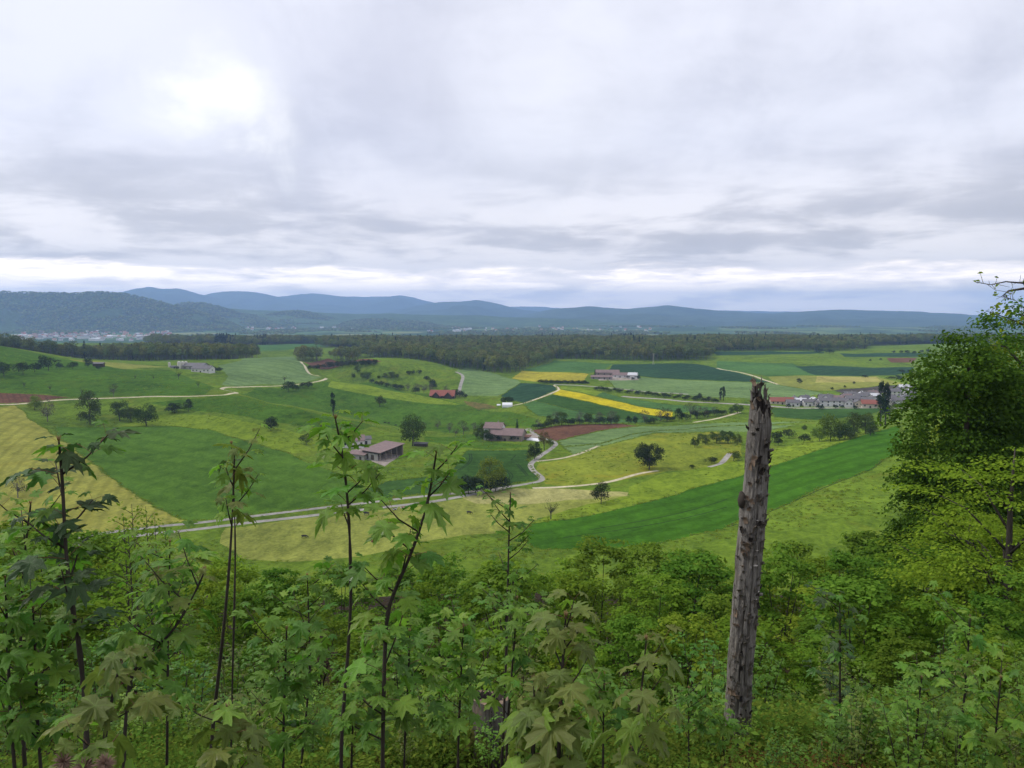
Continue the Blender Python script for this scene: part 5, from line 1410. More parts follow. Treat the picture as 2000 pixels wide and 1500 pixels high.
def side_twigs(g, line, n, f0, f1, length, size, pairs, droopy):
    tw, lv = [], []
    tot = sum((b2 - a).length for a, b2 in zip(line[:-1], line[1:]))
    for k in range(n):
        fr = f0 + (f1 - f0) * (k + 0.3 + 0.5 * g.random()) / n
        s = fr * tot; acc = 0; p = line[-1]
        for a, b2 in zip(line[:-1], line[1:]):
            l_ = (b2 - a).length
            if acc + l_ >= s: p = a.lerp(b2, (s - acc) / l_); break
            acc += l_
        an = g.random() * 6.28; ln = length * (0.5 + 0.7 * g.random())
        d = Vector((math.cos(an), math.sin(an), 0.55 + 0.5 * g.random())).normalized()
        q1 = p + d * ln * 0.55; q2 = p + d * ln + Vector((0, 0, 0.12 * ln))
        tw.append([q2, q1, p]); lv += pair_leaves(g, [q2, q1, p], pairs, size, 0.0, 0.8, droopy)
    return tw, lv


NS = [0]
def sapling(label, d, s, leafy, pairs, size, tone, twigs=0, tl=0.3, tpairs=3, r0=0.012, droopy=0.5, top_tone=None, bud=True, name='sycamore_sapling'):
    NS[0] += 1; g = np.random.default_rng(900 + NS[0])
    P = pp(s)
    line = [at(a, b2, d + 0.04 * math.sin(i * 1.7)) for i, (a, b2) in enumerate(P)]
    foot = line[-1].copy(); foot.x += (line[-1].x - line[-2].x) * 0.5
    gz = ground(foot.x, foot.y)
    if line[-1].z > gz: line.append(Vector((foot.x, foot.y, gz - 0.05)))
    base = Vector((line[-1].x, line[-1].y, gz))
    root = obj(name, None, None, label, 'sapling', loc=tuple(base)); root.empty_display_size = 0.1
    vis = line
    n = len(line); Vt, Ft = [], []
    rad = [r0 * (0.28 + 0.72 * (i / (n - 1)) ** 0.8) for i in range(n)]
    fine = smooth_line(np.array([tuple(p - base) for p in line]), 2)
    rf = np.interp(np.linspace(0, 1, len(fine)), np.linspace(0, 1, n), rad) * (1 + 0.12 * g.normal(size=len(fine)))
    tube(Vt, Ft, [Vector(p) for p in fine], rf, 7)
    obj('stem', mesh_py('stem', Vt, Ft, [STEM], smooth=True), root)
    lv = pair_leaves(g, line, pairs, size, leafy[0], leafy[1], droopy)
    tw, l2 = side_twigs(g, line, twigs, leafy[0] + 0.03, leafy[1], tl, size * 0.9, tpairs, droopy) if twigs else ([], [])
    for q in tw:
        Vt, Ft = [], []
        tube(Vt, Ft, [p - base for p in q], [r0 * 0.16, r0 * 0.26, r0 * 0.36], 5)
        obj('branch', mesh_py('branch', Vt, Ft, [STEM], smooth=True), root)
    if bud:
        Vt, Ft = [], []
        tp = line[0] - base
        for k in range(5):
            a = k * 1.257
            tube(Vt, Ft, [tp, tp + Vector((math.cos(a) * 0.004, math.sin(a) * 0.004, 0.010)), tp + Vector((math.cos(a) * 0.008, math.sin(a) * 0.008, 0.022 + 0.006 * (k % 2)))], [0.0025, 0.0035, 0.0008], 4)
        obj('bud', mesh_py('bud', Vt, Ft, [BUD], smooth=True), root)
    T = Matrix.Translation(-base)
    for i, (M, v) in enumerate(lv + l2):
        tn = tone
        if top_tone and i < 6: tn = top_tone
        elif g.random() < 0.28: tn = 'light' if tone in ('green', 'olive') else 'green'
        o_ = obj('leaf', LEAFMESH[(tn, v)], root); o_.matrix_local = T @ M
    return root


HERO = [
 ('tall dark leaved sapling rising in front of the hay field', 3.2, "115,862 122,940 128,1080 140,1180 155,1260 168,1400 170,1500", (0, .45), 9, .155, 'dark', 6, .26, 3, .017, .5, None),
 ('slim tall sapling with bronze drooping leaves in front of the crop field', 4.2, "458,885 456,960 450,1080 440,1200 428,1310 415,1420 412,1500", (0, .20), 6, .15, 'olive', 3, .28, 2, .016, .75, 'olive'),
 ('thin bare stem close beside the bronze leaved sapling', 4.5, "452,868 456,940 460,1060 458,1180 452,1400", (0, .10), 2, .11, 'dark', 0, .2, 2, .009, .6, None),
 ('tall sapling with pale green leaves before the open barn', 3.8, "655,818 668,880 678,960 684,1060 686,1180 678,1300 668,1420 666,1500", (0, .26), 7, .155, 'light', 5, .26, 2, .015, .45, None),
 ('leaning sapling forking to a bushy light green head', 3.6, "852,885 842,950 828,1010 800,1090 772,1150 755,1200 750,1320 747,1500", (0, .72), 11, .16, 'light', 10, .28, 3, .016, .45, None),
 ('small leaved upright sapling standing before the pasture end', 7.5, "997,965 994,1050 992,1130 990,1250 984,1400 980,1500", (0, .55), 11, .14, 'green', 12, .45, 3, .022, .5, None),
 ('sapling bent over to the side with reddish young tip', 3.4, "400,1115 385,1150 345,1225 300,1270 275,1290 250,1330 240,1500", (0, .5), 8, .155, 'green', 7, .25, 3, .013, .5, 'olive'),
 ('bronze green sapling with very large drooping leaves', 2.9, "1105,1205 1100,1280 1095,1360 1090,1500", (0, .55), 7, .175, 'olive', 7, .22, 2, .013, .85, 'olive'),
 ('bronze sapling with drooping leaf tiers near the dead trunk', 3.2, "1262,1250 1255,1330 1245,1400 1232,1500", (0, .6), 7, .165, 'olive', 3, .18, 2, .011, .9, 'olive'),
 ('short bronze sapling folded around its brown bud', 2.9, "1042,1330 1045,1400 1040,1500", (0, .5), 5, .165, 'olive', 2, .18, 2, .010, 1.0, 'olive'),
 ('low bronze sapling with broad hanging leaves beside dry seed heads', 2.5, "235,1290 220,1360 205,1430 200,1500", (0, .55), 6, .165, 'olive', 4, .2, 2, .011, .9, 'olive'),
 ('low olive sapling with hanging leaves under the tall bronze one', 2.8, "445,1385 443,1440 442,1500", (0, .6), 6, .16, 'olive', 4, .2, 2, .010, .85, 'olive'),
 ('slender green sapling with flat leaf tiers before the shrubs', 6.0, "600,1125 603,1200 606,1300 598,1400 588,1500", (0, .6), 9, .16, 'green', 7, .35, 3, .015, .35, None),
 ('fresh light green sapling behind the bent one', 4.8, "332,1060 330,1150 328,1260 327,1400 326,1500", (0, .55), 9, .155, 'light', 8, .3, 3, .013, .45, 'olive'),
 ('dark leaved sapling alone among shrubs beyond the dead trunk', 8.0, "1640,1165 1641,1280 1640,1400 1638,1500", (0, .75), 10, .155, 'dark', 9, .35, 3, .018, .6, None),
 ('pale green sapling with tilted leaf fans at the dark hollow', 7.0, "1895,1205 1890,1290 1880,1400", (0, .6), 8, .16, 'light', 8, .4, 3, .016, .5, None),
 ('low light green sapling with a dome of leaves', 7.0, "1705,1385 1702,1440 1700,1500", (0, .6), 7, .16, 'light', 6, .3, 3, .013, .4, None),
 ('thin stemmed green sapling beside the leafy dome', 6.5, "1640,1390 1638,1450 1637,1500", (0, .6), 6, .155, 'green', 5, .3, 3, .012, .5, None),
 ('small light sapling crossing the foot of the dead trunk', 6.6, "1405,1400 1412,1440 1416,1500", (0, .6), 6, .13, 'light', 4, .25, 3, .012, .45, None),
 ('light green sapling at the margin of the reddish shrub', 4.5, "60,985 50,1060 40,1200 40,1350", (0, .6), 10, .155, 'light', 10, .35, 3, .016, .45, None),
 ('low green sapling under the light one by the hay field', 3.5, "10,1130 15,1250 20,1400", (0, .6), 8, .155, 'green', 7, .3, 3, .013, .5, None),
 ('knee high green sapling under the leaning forked one', 4.5, "800,1235 798,1320 790,1450", (0, .6), 8, .155, 'green', 7, .3, 3, .012, .45, None),
 ('bright sapling with star shaped leaves near the old stump', 5.0, "905,1225 900,1330 895,1450", (0, .6), 8, .165, 'light', 8, .35, 3, .013, .4, None),
 ('leafy green sapling between two tall bare stems', 4.0, "560,1230 556,1350 552,1480", (0, .6), 9, .15, 'green', 8, .3, 3, .012, .45, None),
 ('low green sapling at the foot of the pale leaved tall one', 4.4, "700,1300 690,1400 686,1480", (0, .6), 7, .15, 'green', 6, .28, 3, .011, .5, None),
 ('small green sapling below the big bronze leaves', 4.6, "1180,1320 1178,1450", (0, .5), 7, .15, 'green', 7, .3, 3, .012, .5, None),
 ('bright sapling behind the old stump', 5.5, "1010,1170 1002,1290 992,1400", (0, .6), 9, .165, 'light', 8, .35, 3, .014, .45, None),
 ('fine stemmed green sapling left of the dead trunk', 6.5, "1345,1345 1345,1450", (0, .6), 7, .14, 'green', 7, .35, 3, .012, .5, None),
 ('light sapling reaching over the dark hollow', 6.0, "1800,1325 1790,1420", (0, .6), 8, .16, 'light', 7, .35, 3, .013, .45, None),
 ('pale leafy sapling beside the leaning trunk by the hollow', 5.0, "1955,1325 1945,1420", (0, .6), 8, .16, 'light', 7, .3, 3, .013, .45, None),
 ('crowded green sapling under the tall dark leaved one', 3.6, "65,1190 70,1330 75,1450", (0, .6), 9, .15, 'green', 8, .28, 3, .013, .5, None),
]
for h_ in HERO:
    h_ = list(h_); h_[4] = int(h_[4] * 1.2); h_[5] *= 0.80; h_[7] = int(h_[7] * 1.2 + 0.5); h_[9] += 1; h_[10] *= 0.82
    sapling(*h_[:12], top_tone=h_[12])

# saplings whose leaves are too many to show one by one: stem plus leafy crown
MS = []
for s in range(6):
    g = np.random.default_rng(1200 + s)
    tone = ['green', 'light', 'green', 'light', 'green', 'olive'][s]
    Vs, Fs = [], []; lvs = []
    for k in range(4):
        a = k * 1.6 + g.random(); sp_ = 0.25 + 0.35 * g.random(); hh = 2.0 + 0.7 * g.random()
        ln_ = [Vector((math.cos(a) * sp_, math.sin(a) * sp_, hh)), Vector((math.cos(a) * sp_ * 0.6, math.sin(a) * sp_ * 0.6, hh * 0.55)), Vector((math.cos(a) * 0.05, math.sin(a) * 0.05, -0.15))]
        tube(Vs, Fs, ln_, [0.004, 0.010, 0.016], 5)
        lvs += pair_leaves(g, ln_, 7, 0.125, 0, 0.7, 0.45)
        tw, l2 = side_twigs(g, ln_, 6, 0.05, 0.75, 0.5, 0.12, 4, 0.45)
        lvs += l2
        for q in tw: tube(Vs, Fs, q, [0.002, 0.004, 0.006], 4)
    Vl, Fl, Vn, Mi, b0 = [], [], [], [], 0
    for M, v in lvs:
        V, Fc, vein, mi = VARS[v]
        Mn = np.array(M); W = V @ Mn[:3, :3].T + Mn[:3, 3]
        Vl.append(W); Fl.append(Fc + b0); Vn.append(vein); Mi.append(mi); b0 += len(V)
    me = mesh_np('crown', np.concatenate(Vl), np.concatenate(Fl), [LEAFM[tone], STALK], np.concatenate(Mi), smooth=True)
    at_ = me.attributes.new('vein', 'FLOAT', 'POINT'); at_.data.foreach_set('value', np.concatenate(Vn).astype(np.float32))
    MS.append((mesh_py('trunk', Vs, Fs, [STEM], smooth=True), me, 2.9, tone))

# shrubs of the slope: many small leaves in tiers
LM['shrub'] = leaf_mat('shrub_leaves', (0.125, 0.255, 0.030), (0.070, 0.170, 0.020), 0.42, 0.25)
LM['shrub_light'] = leaf_mat('shrub_light_leaves', (0.190, 0.310, 0.032), (0.115, 0.220, 0.022), 0.44, 0.22)
LM['beech'] = leaf_mat('hornbeam_leaves', (0.095, 0.185, 0.020), (0.046, 0.102, 0.013), 0.38, 0.2)
LM['beech_light'] = leaf_mat('hornbeam_young_leaves', (0.225, 0.320, 0.028), (0.125, 0.215, 0.018), 0.42, 0.15)
SH = []
for s in range(7):
    g = np.random.default_rng(1300 + s)
    lmk = ['shrub', 'shrub_light', 'shrub', 'shrub_light', 'shrub', 'shrub', 'shrub_light'][s]
    nL = 74
    cz_ = g.random(nL) ** 0.8 * 4.7 + 0.4
    rr_ = 1.9 * np.sqrt(np.clip(1 - (cz_ / 5.6) ** 2.2, 0.03, 1)) * (0.45 + 0.65 * g.random(nL))
    an = g.random(nL) * 6.283
    c = np.stack([np.cos(an) * rr_, np.sin(an) * rr_, cz_], 1); r_ = 0.26 + 0.26 * g.random(nL)
    C, N = lump_leaves(g, c, r_, 4300, (1.3, 1.3, 0.5), 0.30, 1.3, 0.45)
    C[:, 2] = np.maximum(C[:, 2], 0.1)
    out_d = C - np.array([0, 0, 2.4]); T = out_d + np.array([0, 0, -0.8]) + g.normal(size=C.shape) * 0.7
    V, Fc = leaf_quads(C, N, 0.165 * (0.5 + 0.9 * g.random(len(C))), g, 0.80, 0.10, T)
    Vs, Fs = [], []
    for k in range(7):
        i = g.integers(0, nL); q = Vector(c[i])
        tube(Vs, Fs, [(0.1 * math.cos(k), 0.1 * math.sin(k), -0.3), (q.x * 0.45, q.y * 0.45, q.z * 0.5), tuple(q)], [0.04, 0.028, 0.008], 5)
    SH.append((mesh_py('trunk', Vs, Fs, [STEM], smooth=True), mesh_np('crown', V, Fc, [LM[lmk]]), 5.4, lmk))

BX = [-200, 0, 60, 130, 200, 240, 300, 420, 520, 620, 760, 900, 960, 1040, 1100, 1200, 1300, 1400, 1470, 1540, 1600, 1660, 1720, 1800, 1900, 2300]
BY = [985, 985, 1010, 1030, 1052, 1075, 1085, 1080, 1095, 1092, 1090, 1085, 1080, 1080, 1066, 1042, 1045, 1060, 1078, 1035, 1050, 1050, 1030, 1020, 1000, 990]
def bound(px): return float(np.interp(px, BX, BY))
def grow(protos, d, px_, top, label, group, name, wmin, wmax, hmin, hmax, kpick=None):
    x = (px_ - 1000) / F * d
    if d < 7.7 and 1290 < px_ < 1590: top = max(top, 1465)
    gz = ground(x, d)
    zt = at(px_, top, d).z
    h = min(max(zt - gz, hmin), hmax)
    NPL[0] += 1
    tm, cm, H0, kd = protos[NPL[0] % len(protos) if kpick is None else kpick]
    s = h / H0; wf = random.uniform(wmin, wmax)
    tn = {'shrub': 'mid green', 'shrub_light': 'bright yellow green', 'green': 'mid green', 'light': 'bright green', 'olive': 'bronze tinted'}[kd]
    if '%s' in label: label = label % tn
    if group: group = tn + ' ' + group
    r_ = obj(name, None, None, label, name.split('_')[-1], group, loc=(x, d, gz), rot=(random.uniform(-.05, .05), random.uniform(-.05, .05), rot_for(NPL[0])), scale=(s * wf, s * wf, s))
    obj('stem', tm, r_); obj('foliage', cm, r_)
g = np.random.default_rng(77)
for k in range(30):    # far edge of the belt
    px_ = -80 + 2160 * (k + g.random()) / 30; d = 44 + 22 * g.random()
    if 215 < px_ < 520 and g.random() < 0.55: continue
    grow(SH, d, px_, bound(px_) + 28 * g.random() ** 1.5, 'leafy %s shrub on the far edge of the slope thicket', 'far edge of the slope thicket', 'leafy_shrub', 0.75, 1.1, 2.0, 11.5)
for k in range(34):
    px_ = -80 + 2160 * (k + g.random()) / 34; d = 26 + 16 * g.random()
    grow(SH, d, px_, bound(px_) + 15 + 90 * g.random(), 'leafy %s shrub in the middle of the slope thicket', 'middle of the slope thicket', 'leafy_shrub', 0.8, 1.15, 1.8, 7.5)
for k in range(38):
    px_ = -80 + 2160 * (k + g.random()) / 38; d = 15 + 9 * g.random()
    grow(SH, d, px_, bound(px_) + 85 + 150 * g.random(), 'leafy %s shrub low on the near side of the slope thicket', 'near side of the slope thicket', 'leafy_shrub', 0.85, 1.25, 1.2, 5.0)
for k in range(42):
    px_ = -60 + 2120 * (k + g.random()) / 42; d = 9.0 + 5 * g.random()
    grow(MS, d, px_, 1195 + 150 * g.random(), 'bushy %s young sycamore in the thicket below the dead trunk', 'young sycamores in the thicket', 'sycamore_shrub', 0.8, 1.2, 0.9, 2.8)
for k in range(40):
    px_ = -40 + 2080 * (k + g.random()) / 40; d = 5.2 + 3.2 * g.random()
    grow(MS, d, px_, 1300 + 150 * g.random(), 'bushy %s low sycamore right below the viewpoint', 'low sycamores below the viewpoint', 'sycamore_shrub', 0.8, 1.2, 0.6, 1.6)
# thin young stems standing before the meadow
for i, (px_, top, d) in enumerate([(240, 985, 17), (268, 990, 19), (222, 1010, 16), (305, 1030, 20), (1150 - 920, 1045, 15), (285, 1010, 22)]):
    x = (px_ - 1000) / F * d; gz = ground(x, d); h = at(px_, top, d).z - gz
    r_ = obj('birch_sapling', None, None, 'thin airy young tree with tiny leaves before the twin lanes', 'sapling', 'airy young trees before the lanes', loc=(x, d, gz))
    gg = np.random.default_rng(50 + i); Vs, Fs = [], []
    tube(Vs, Fs, [(0, 0, -0.1), (0.05, 0, h * 0.5), (0.0, 0.05, h)], [0.035, 0.022, 0.005], 6)
    Cs = []
    for k in range(26):
        f_ = 0.3 + 0.68 * k / 26; a = k * 2.4; ln_ = (1.05 - f_) * 1.1 + 0.15
        e = Vector((math.cos(a) * ln_, math.sin(a) * ln_, h * f_ + ln_ * 0.7)); s0 = Vector((0.03, 0.02, h * f_))
        tube(Vs, Fs, [s0, s0.lerp(e, 0.5) + Vector((0, 0, 0.03)), e], [0.010, 0.006, 0.002], 4)
        for q in range(11): Cs.append(np.array(s0.lerp(e, 0.25 + 0.75 * gg.random())) + gg.normal(size=3) * 0.09)
    Cs = np.array(Cs)
    N = unit(gg, len(Cs)); N[:, 2] = np.abs(N[:, 2]) + 0.4; N /= np.linalg.norm(N, axis=1)[:, None]
    V, Fc = leaf_quads(Cs, N, 0.07 + 0.05 * gg.random(len(Cs)), gg, 0.7)
    obj('stem', mesh_py('stem', Vs, Fs, [STEM], smooth=True), r_); obj('foliage', mesh_np('foliage', V, Fc, [LM['shrub_light']]), r_)
grow([x for x in SH], 34, 190, 1042, 'compact dark round bush at the end of the twin lanes', None, 'round_bush', 0.75, 0.8, 2, 9, 4)

# ------------------------------------------------------------------ big trees on the right
def big_tree(name, label, cx, d, h, rad, zc, n_lump, n_leaf, lr, size, lmk, seed, flat=(1.15, 1.15, 0.8), ndroop=0.6, k=26, skirt=0.0):
    """broad crown: leaf sprays hung through an uneven rounded volume, limbs running out to them"""
    g = np.random.default_rng(seed)
    gz = ground(cx, d)
    r_ = obj(name, None, None, label, 'tree', loc=(cx, d, gz))
    dd = unit(g, n_lump * 2); dd = dd[dd[:, 2] > -0.85][:n_lump]
    lob = 1 + 0.28 * np.sin(dd[:, 0] * 4.1 + seed) * np.sin(dd[:, 2] * 5.0 + 2 * seed) + 0.16 * np.sin(dd[:, 1] * 7 + dd[:, 2] * 6)
    c = dd * np.array(rad) * (lob * (0.50 + 0.50 * g.random(len(dd)) ** 0.5))[:, None]
    c[:, 2] += zc
    if skirt: c[:, :2] *= (1 + skirt * np.clip((zc - c[:, 2]) / rad[2], 0, 1))[:, None]
    rr_ = lr * (0.6 + 0.8 * g.random(len(c)))
    Vs, Fs = [], []
    tube(Vs, Fs, [(0, 0, -0.5), (0, 0, 0.4), (0.1, 0.05, h * 0.35), (-0.1, -0.1, h * 0.7), (0, 0, h * 0.92)], [h * 0.026, h * 0.019, h * 0.015, h * 0.009, h * 0.002], 10)
    obj('trunk', mesh_py('trunk', Vs, Fs, [BARK], smooth=True), r_)
    Vb, Fb = [], []
    for i in g.permutation(len(c))[:k]:
        e = Vector(c[i]); s0 = Vector((0, 0, max(0.6, e.z - math.hypot(e.x, e.y) * 0.75)))
        m_ = s0.lerp(e, 0.55) + Vector((0, 0, 0.04 * h))
        tube(Vb, Fb, [s0, m_, e], [h * 0.006, h * 0.0035, h * 0.0008], 5)
    obj('limbs', mesh_py('limbs', Vb, Fb, [BARK], smooth=True), r_)
    n = n_lump * n_leaf
    C, N = lump_leaves(g, c, rr_, n, flat, 0.25, 1.2 if flat[2] < 0.45 else 0.6, 0.45 if flat[2] < 0.45 else 0.65)
    radial = C - np.array([0, 0, zc]); radial[:, 2] *= 0.3; hr = np.linalg.norm(radial[:, :2], axis=1)
    C[:, 2] -= ndroop * np.clip(hr - 0.7 * rad[0], 0, None) * 0.6
    C[:, 2] = np.maximum(C[:, 2], 0.3)
    T = radial / (np.linalg.norm(radial, axis=1)[:, None] + 1e-6) + np.array([0, 0, -ndroop]) + g.normal(size=C.shape) * 0.45
    V, Fc = leaf_quads(C, N, size * (0.55 + 0.9 * g.random(n)), g, 0.62, 0.08, T)
    obj('crown', mesh_np('crown', V, Fc, [LM[lmk]]), r_)
    return r_


def xat(px_, d): return (px_ - 1000) / F * d
big_tree('hornbeam_tree', 'large dense mid green tree closing the view beside the village', xat(1898, 50), 50, 21.0, (4.1, 4.1, 9.2), 11.2, 560, 125, 1.0, 0.25, 'beech', 1, skirt=0.35, k=10)
big_tree('hornbeam_tree', 'tall mid green tree shoulder to shoulder with the dense one', xat(2020, 55), 55, 24.0, (5.2, 5.2, 10.8), 13.0, 430, 115, 1.1, 0.25, 'beech', 2, k=14)
big_tree('hornbeam_tree', 'bright crown top rising behind the dense green tree', xat(1960, 60), 60, 25.5, (4.2, 4.2, 7.4), 17.8, 200, 115, 1.05, 0.25, 'beech_light', 4, k=8)
big_tree('hornbeam_tree', 'lime green tree with flat tiers of leaves in front of the dense tree', xat(1995, 30), 30, 10.5, (3.7, 3.4, 4.4), 5.6, 120, 110, 0.70, 0.15, 'beech_light', 3, flat=(1.7, 1.7, 0.26), ndroop=0.15, k=18)
big_tree('hornbeam_tree', 'low lime green tree over the shrubs at the dark hollow', xat(1915, 36), 36, 8.5, (3.2, 3.0, 2.6), 5.6, 80, 110, 0.70, 0.15, 'beech_light', 6, flat=(1.7, 1.7, 0.3), ndroop=0.15, k=12)
# a tree standing outside the picture whose twigs reach in
g = np.random.default_rng(5)
tx, ty = 9.6, 9.0
r_ = obj('overhanging_tree', None, None, 'slender tree whose thin budding twigs reach in against the sky', 'tree', loc=(tx, ty, ground(tx, ty)))
gz = ground(tx, ty)
Vs, Fs = [], []
tube(Vs, Fs, [(0, 0, -0.4), (0.1, 0, 3), (0.0, 0.1, 6.5), (0.15, 0.1, 10)], [0.17, 0.13, 0.09, 0.02], 9)
obj('trunk', mesh_py('trunk', Vs, Fs, [BARK], smooth=True), r_)
Vb, Fb, Cs = [], [], []
def limb(pxs, d0, d1, r0):
    P = pp(pxs); pts_ = [at(a, b2, d0 + (d1 - d0) * i / (len(P) - 1)) - Vector((tx, ty, gz)) for i, (a, b2) in enumerate(P)]
    tube(Vb, Fb, pts_, list(r0 * np.linspace(1, 0.12, len(pts_)) ** 1.6 + 0.002), 5)
    return pts_
for s_ in ("2400,700 2150,600 2060,570 2000,553 1965,550 1935,556 1905,551", "2400,720 2150,680 2050,640 2000,634 1965,620 1925,607", "2060,570 2010,562 1970,568 1958,578 1985,588", "2050,640 2005,618 1990,612", "2150,600 2060,556 1998,545", "2100,665 2020,655 1985,650", "2150,680 2040,672 1992,668"):
    pts_ = limb(s_, 9.0, 8.4, 0.022)
    for a, b2 in zip(pts_[2:-1], pts_[3:]):
        for q in range(5):
            f_ = g.random(); p = a.lerp(b2, f_); e = p + Vector((g.normal() * 0.07, g.normal() * 0.12, g.normal() * 0.06 + 0.03))
            tube(Vb, Fb, [p, e], [0.003, 0.0012], 4)
            for w_ in range(3 if s_.startswith('2400,720') else int(g.random() < 0.5)): Cs.append(np.array(e) + g.normal(size=3) * 0.028)
Cs = np.array(Cs); N = unit(g, len(Cs)); N[:, 2] = np.abs(N[:, 2]) + 0.3; N /= np.linalg.norm(N, axis=1)[:, None]
V, Fc = leaf_quads(Cs, N, 0.05 + 0.03 * g.random(len(Cs)), g, 0.6)
# the rest of its crown, out of the picture
C2 = []
for k in range(26):
    a = k * 2.399; hh = 4.5 + 5.2 * k / 26; ln_ = 0.5 + 0.9 * (1 - k / 30)
    s0 = Vector((0.08, 0.05, hh)); e = s0 + Vector((abs(math.cos(a)) * ln_, math.sin(a) * ln_, 0.5 * ln_))
    tube(Vb, Fb, [s0, s0.lerp(e, 0.5) + Vector((0, 0, 0.05)), e], [0.018, 0.010, 0.003], 5)
    for q in range(40): C2.append(np.array(s0.lerp(e, 0.3 + 0.7 * g.random())) + g.normal(size=3) * 0.09)
C2 = np.array(C2)
N2 = unit(g, len(C2)); V2, F2 = leaf_quads(C2, N2, 0.08, g, 0.6)
obj('crown', mesh_np('crown', np.concatenate([V, V2]), np.concatenate([Fc, F2 + len(V)]), [LM['beech_light']]), r_)
obj('limbs', mesh_py('limbs', Vb, Fb, [BARK], smooth=True), r_)
# ------------------------------------------------------------------ dead trunk
m, t, o = new_mat('dead_wood')
tcx = t.n('ShaderNodeTexCoord'); oc = tcx.outputs['Object']
st = t.vmath('MULTIPLY', oc, (1, 1, 0.10))
fib = t.noise(st, 34, 6, 0.7, 0.4); blot = t.noise(oc, 4.2, 5, 0.6, 0.6); fleck = t.noise(t.vmath('MULTIPLY', oc, (1, 1, 0.55)), 26, 5, 0.7)
sp = t.n('ShaderNodeSeparateXYZ'); t.set(sp.inputs[0], oc)
col = t.mix(t.lin(fib, 0.34, 0.66), (0.098, 0.087, 0.074), (0.350, 0.322, 0.280))
tan = t.math('MULTIPLY', t.ss(t.math('ADD', blot, t.math('MULTIPLY', sp.outputs[0], -1.1)), 0.52, 0.66), t.ss(fleck, 0.38, 0.60))
col = t.mix(t.math('MULTIPLY', tan, 0.7), col, (0.33, 0.235, 0.150))
col = t.mix(t.math('MULTIPLY', t.ss(t.noise(t.vmath('MULTIPLY', oc, (1, 1, 0.3)), 15, 5, 0.75, 0.8), 0.585, 0.64), 0.9), col, (0.022, 0.018, 0.015))
col = t.mix(t.math('MULTIPLY', t.ss(t.noise(oc, 20, 3, 0.6), 0.64, 0.70), 0.6), col, (0.40, 0.39, 0.37))
band_ = t.noise(t.vmath('MULTIPLY', oc, (1, 1, 0.5)), 2.6, 4, 0.6, 0.5)
col = t.mix(t.lin(band_, 0.35, 0.62, 0.45, 0.0), col, (0.065, 0.057, 0.050))
b = t.n('ShaderNodeBsdfPrincipled'); b.inputs['Roughness'].default_value = 0.9; b.inputs['Specular IOR Level'].default_value = 0.2
t.set(b.inputs['Base Color'], col)
bp = t.n('ShaderNodeBump'); bp.inputs['Strength'].default_value = 0.9; bp.inputs['Distance'].default_value = 0.02
t.set(bp.inputs['Height'], t.math('ADD', fib, fleck)); t.set(b.inputs['Normal'], bp.outputs[0])
t.set(o.inputs[0], b.outputs[0])
DEAD = m
DARKW = plain_mat('rotten_dark_wood', (0.045, 0.036, 0.030), (0.018, 0.015, 0.013), 30, 0.95, bump=0.6)
TANW = plain_mat('fresh_torn_wood', (0.29, 0.205, 0.135), (0.17, 0.125, 0.09), 22, 0.9, (1, 1, 0.2), 0.5)
FUNG = plain_mat('bracket_skin', (0.52, 0.48, 0.42), (0.34, 0.31, 0.27), 30, 0.8)
MOSS = plain_mat('moss', (0.15, 0.14, 0.03), (0.06, 0.07, 0.02), 26, 1.0, bump=0.8)

SY = 7.6
# silhouette of the trunk in the photo: row, left, right
SIL_ = np.array([[752, 1468, 1492], [790, 1462, 1510], [830, 1458, 1511], [870, 1453, 1506], [940, 1448, 1503], [1000, 1441, 1499], [1100, 1432, 1490], [1200, 1425, 1482], [1300, 1418, 1474], [1400, 1413, 1469], [1480, 1411, 1472], [1600, 1405, 1478]])
NSEG, NROW = 110, 190
bz = ground(xat(1440, SY), SY)
base = Vector((xat(1440, SY), SY, bz))
rows = np.linspace(1600, 752, NROW)
lx = np.interp(rows, SIL_[:, 0], SIL_[:, 1]); rx = np.interp(rows, SIL_[:, 0], SIL_[:, 2])
zrow = np.array([at(1460, r_, SY).z for r_ in rows]) - bz
cxr = np.array([at((a + b2) / 2, r_, SY).x for a, b2, r_ in zip(lx, rx, rows)]) - base.x
rad = (rx - lx) / 2 / F * np.array([(at(1460, r_, SY) - Vector((0, 0, CAMZ))).length for r_ in rows]) * 0.77
th = np.linspace(0, 2 * math.pi, NSEG, endpoint=False)
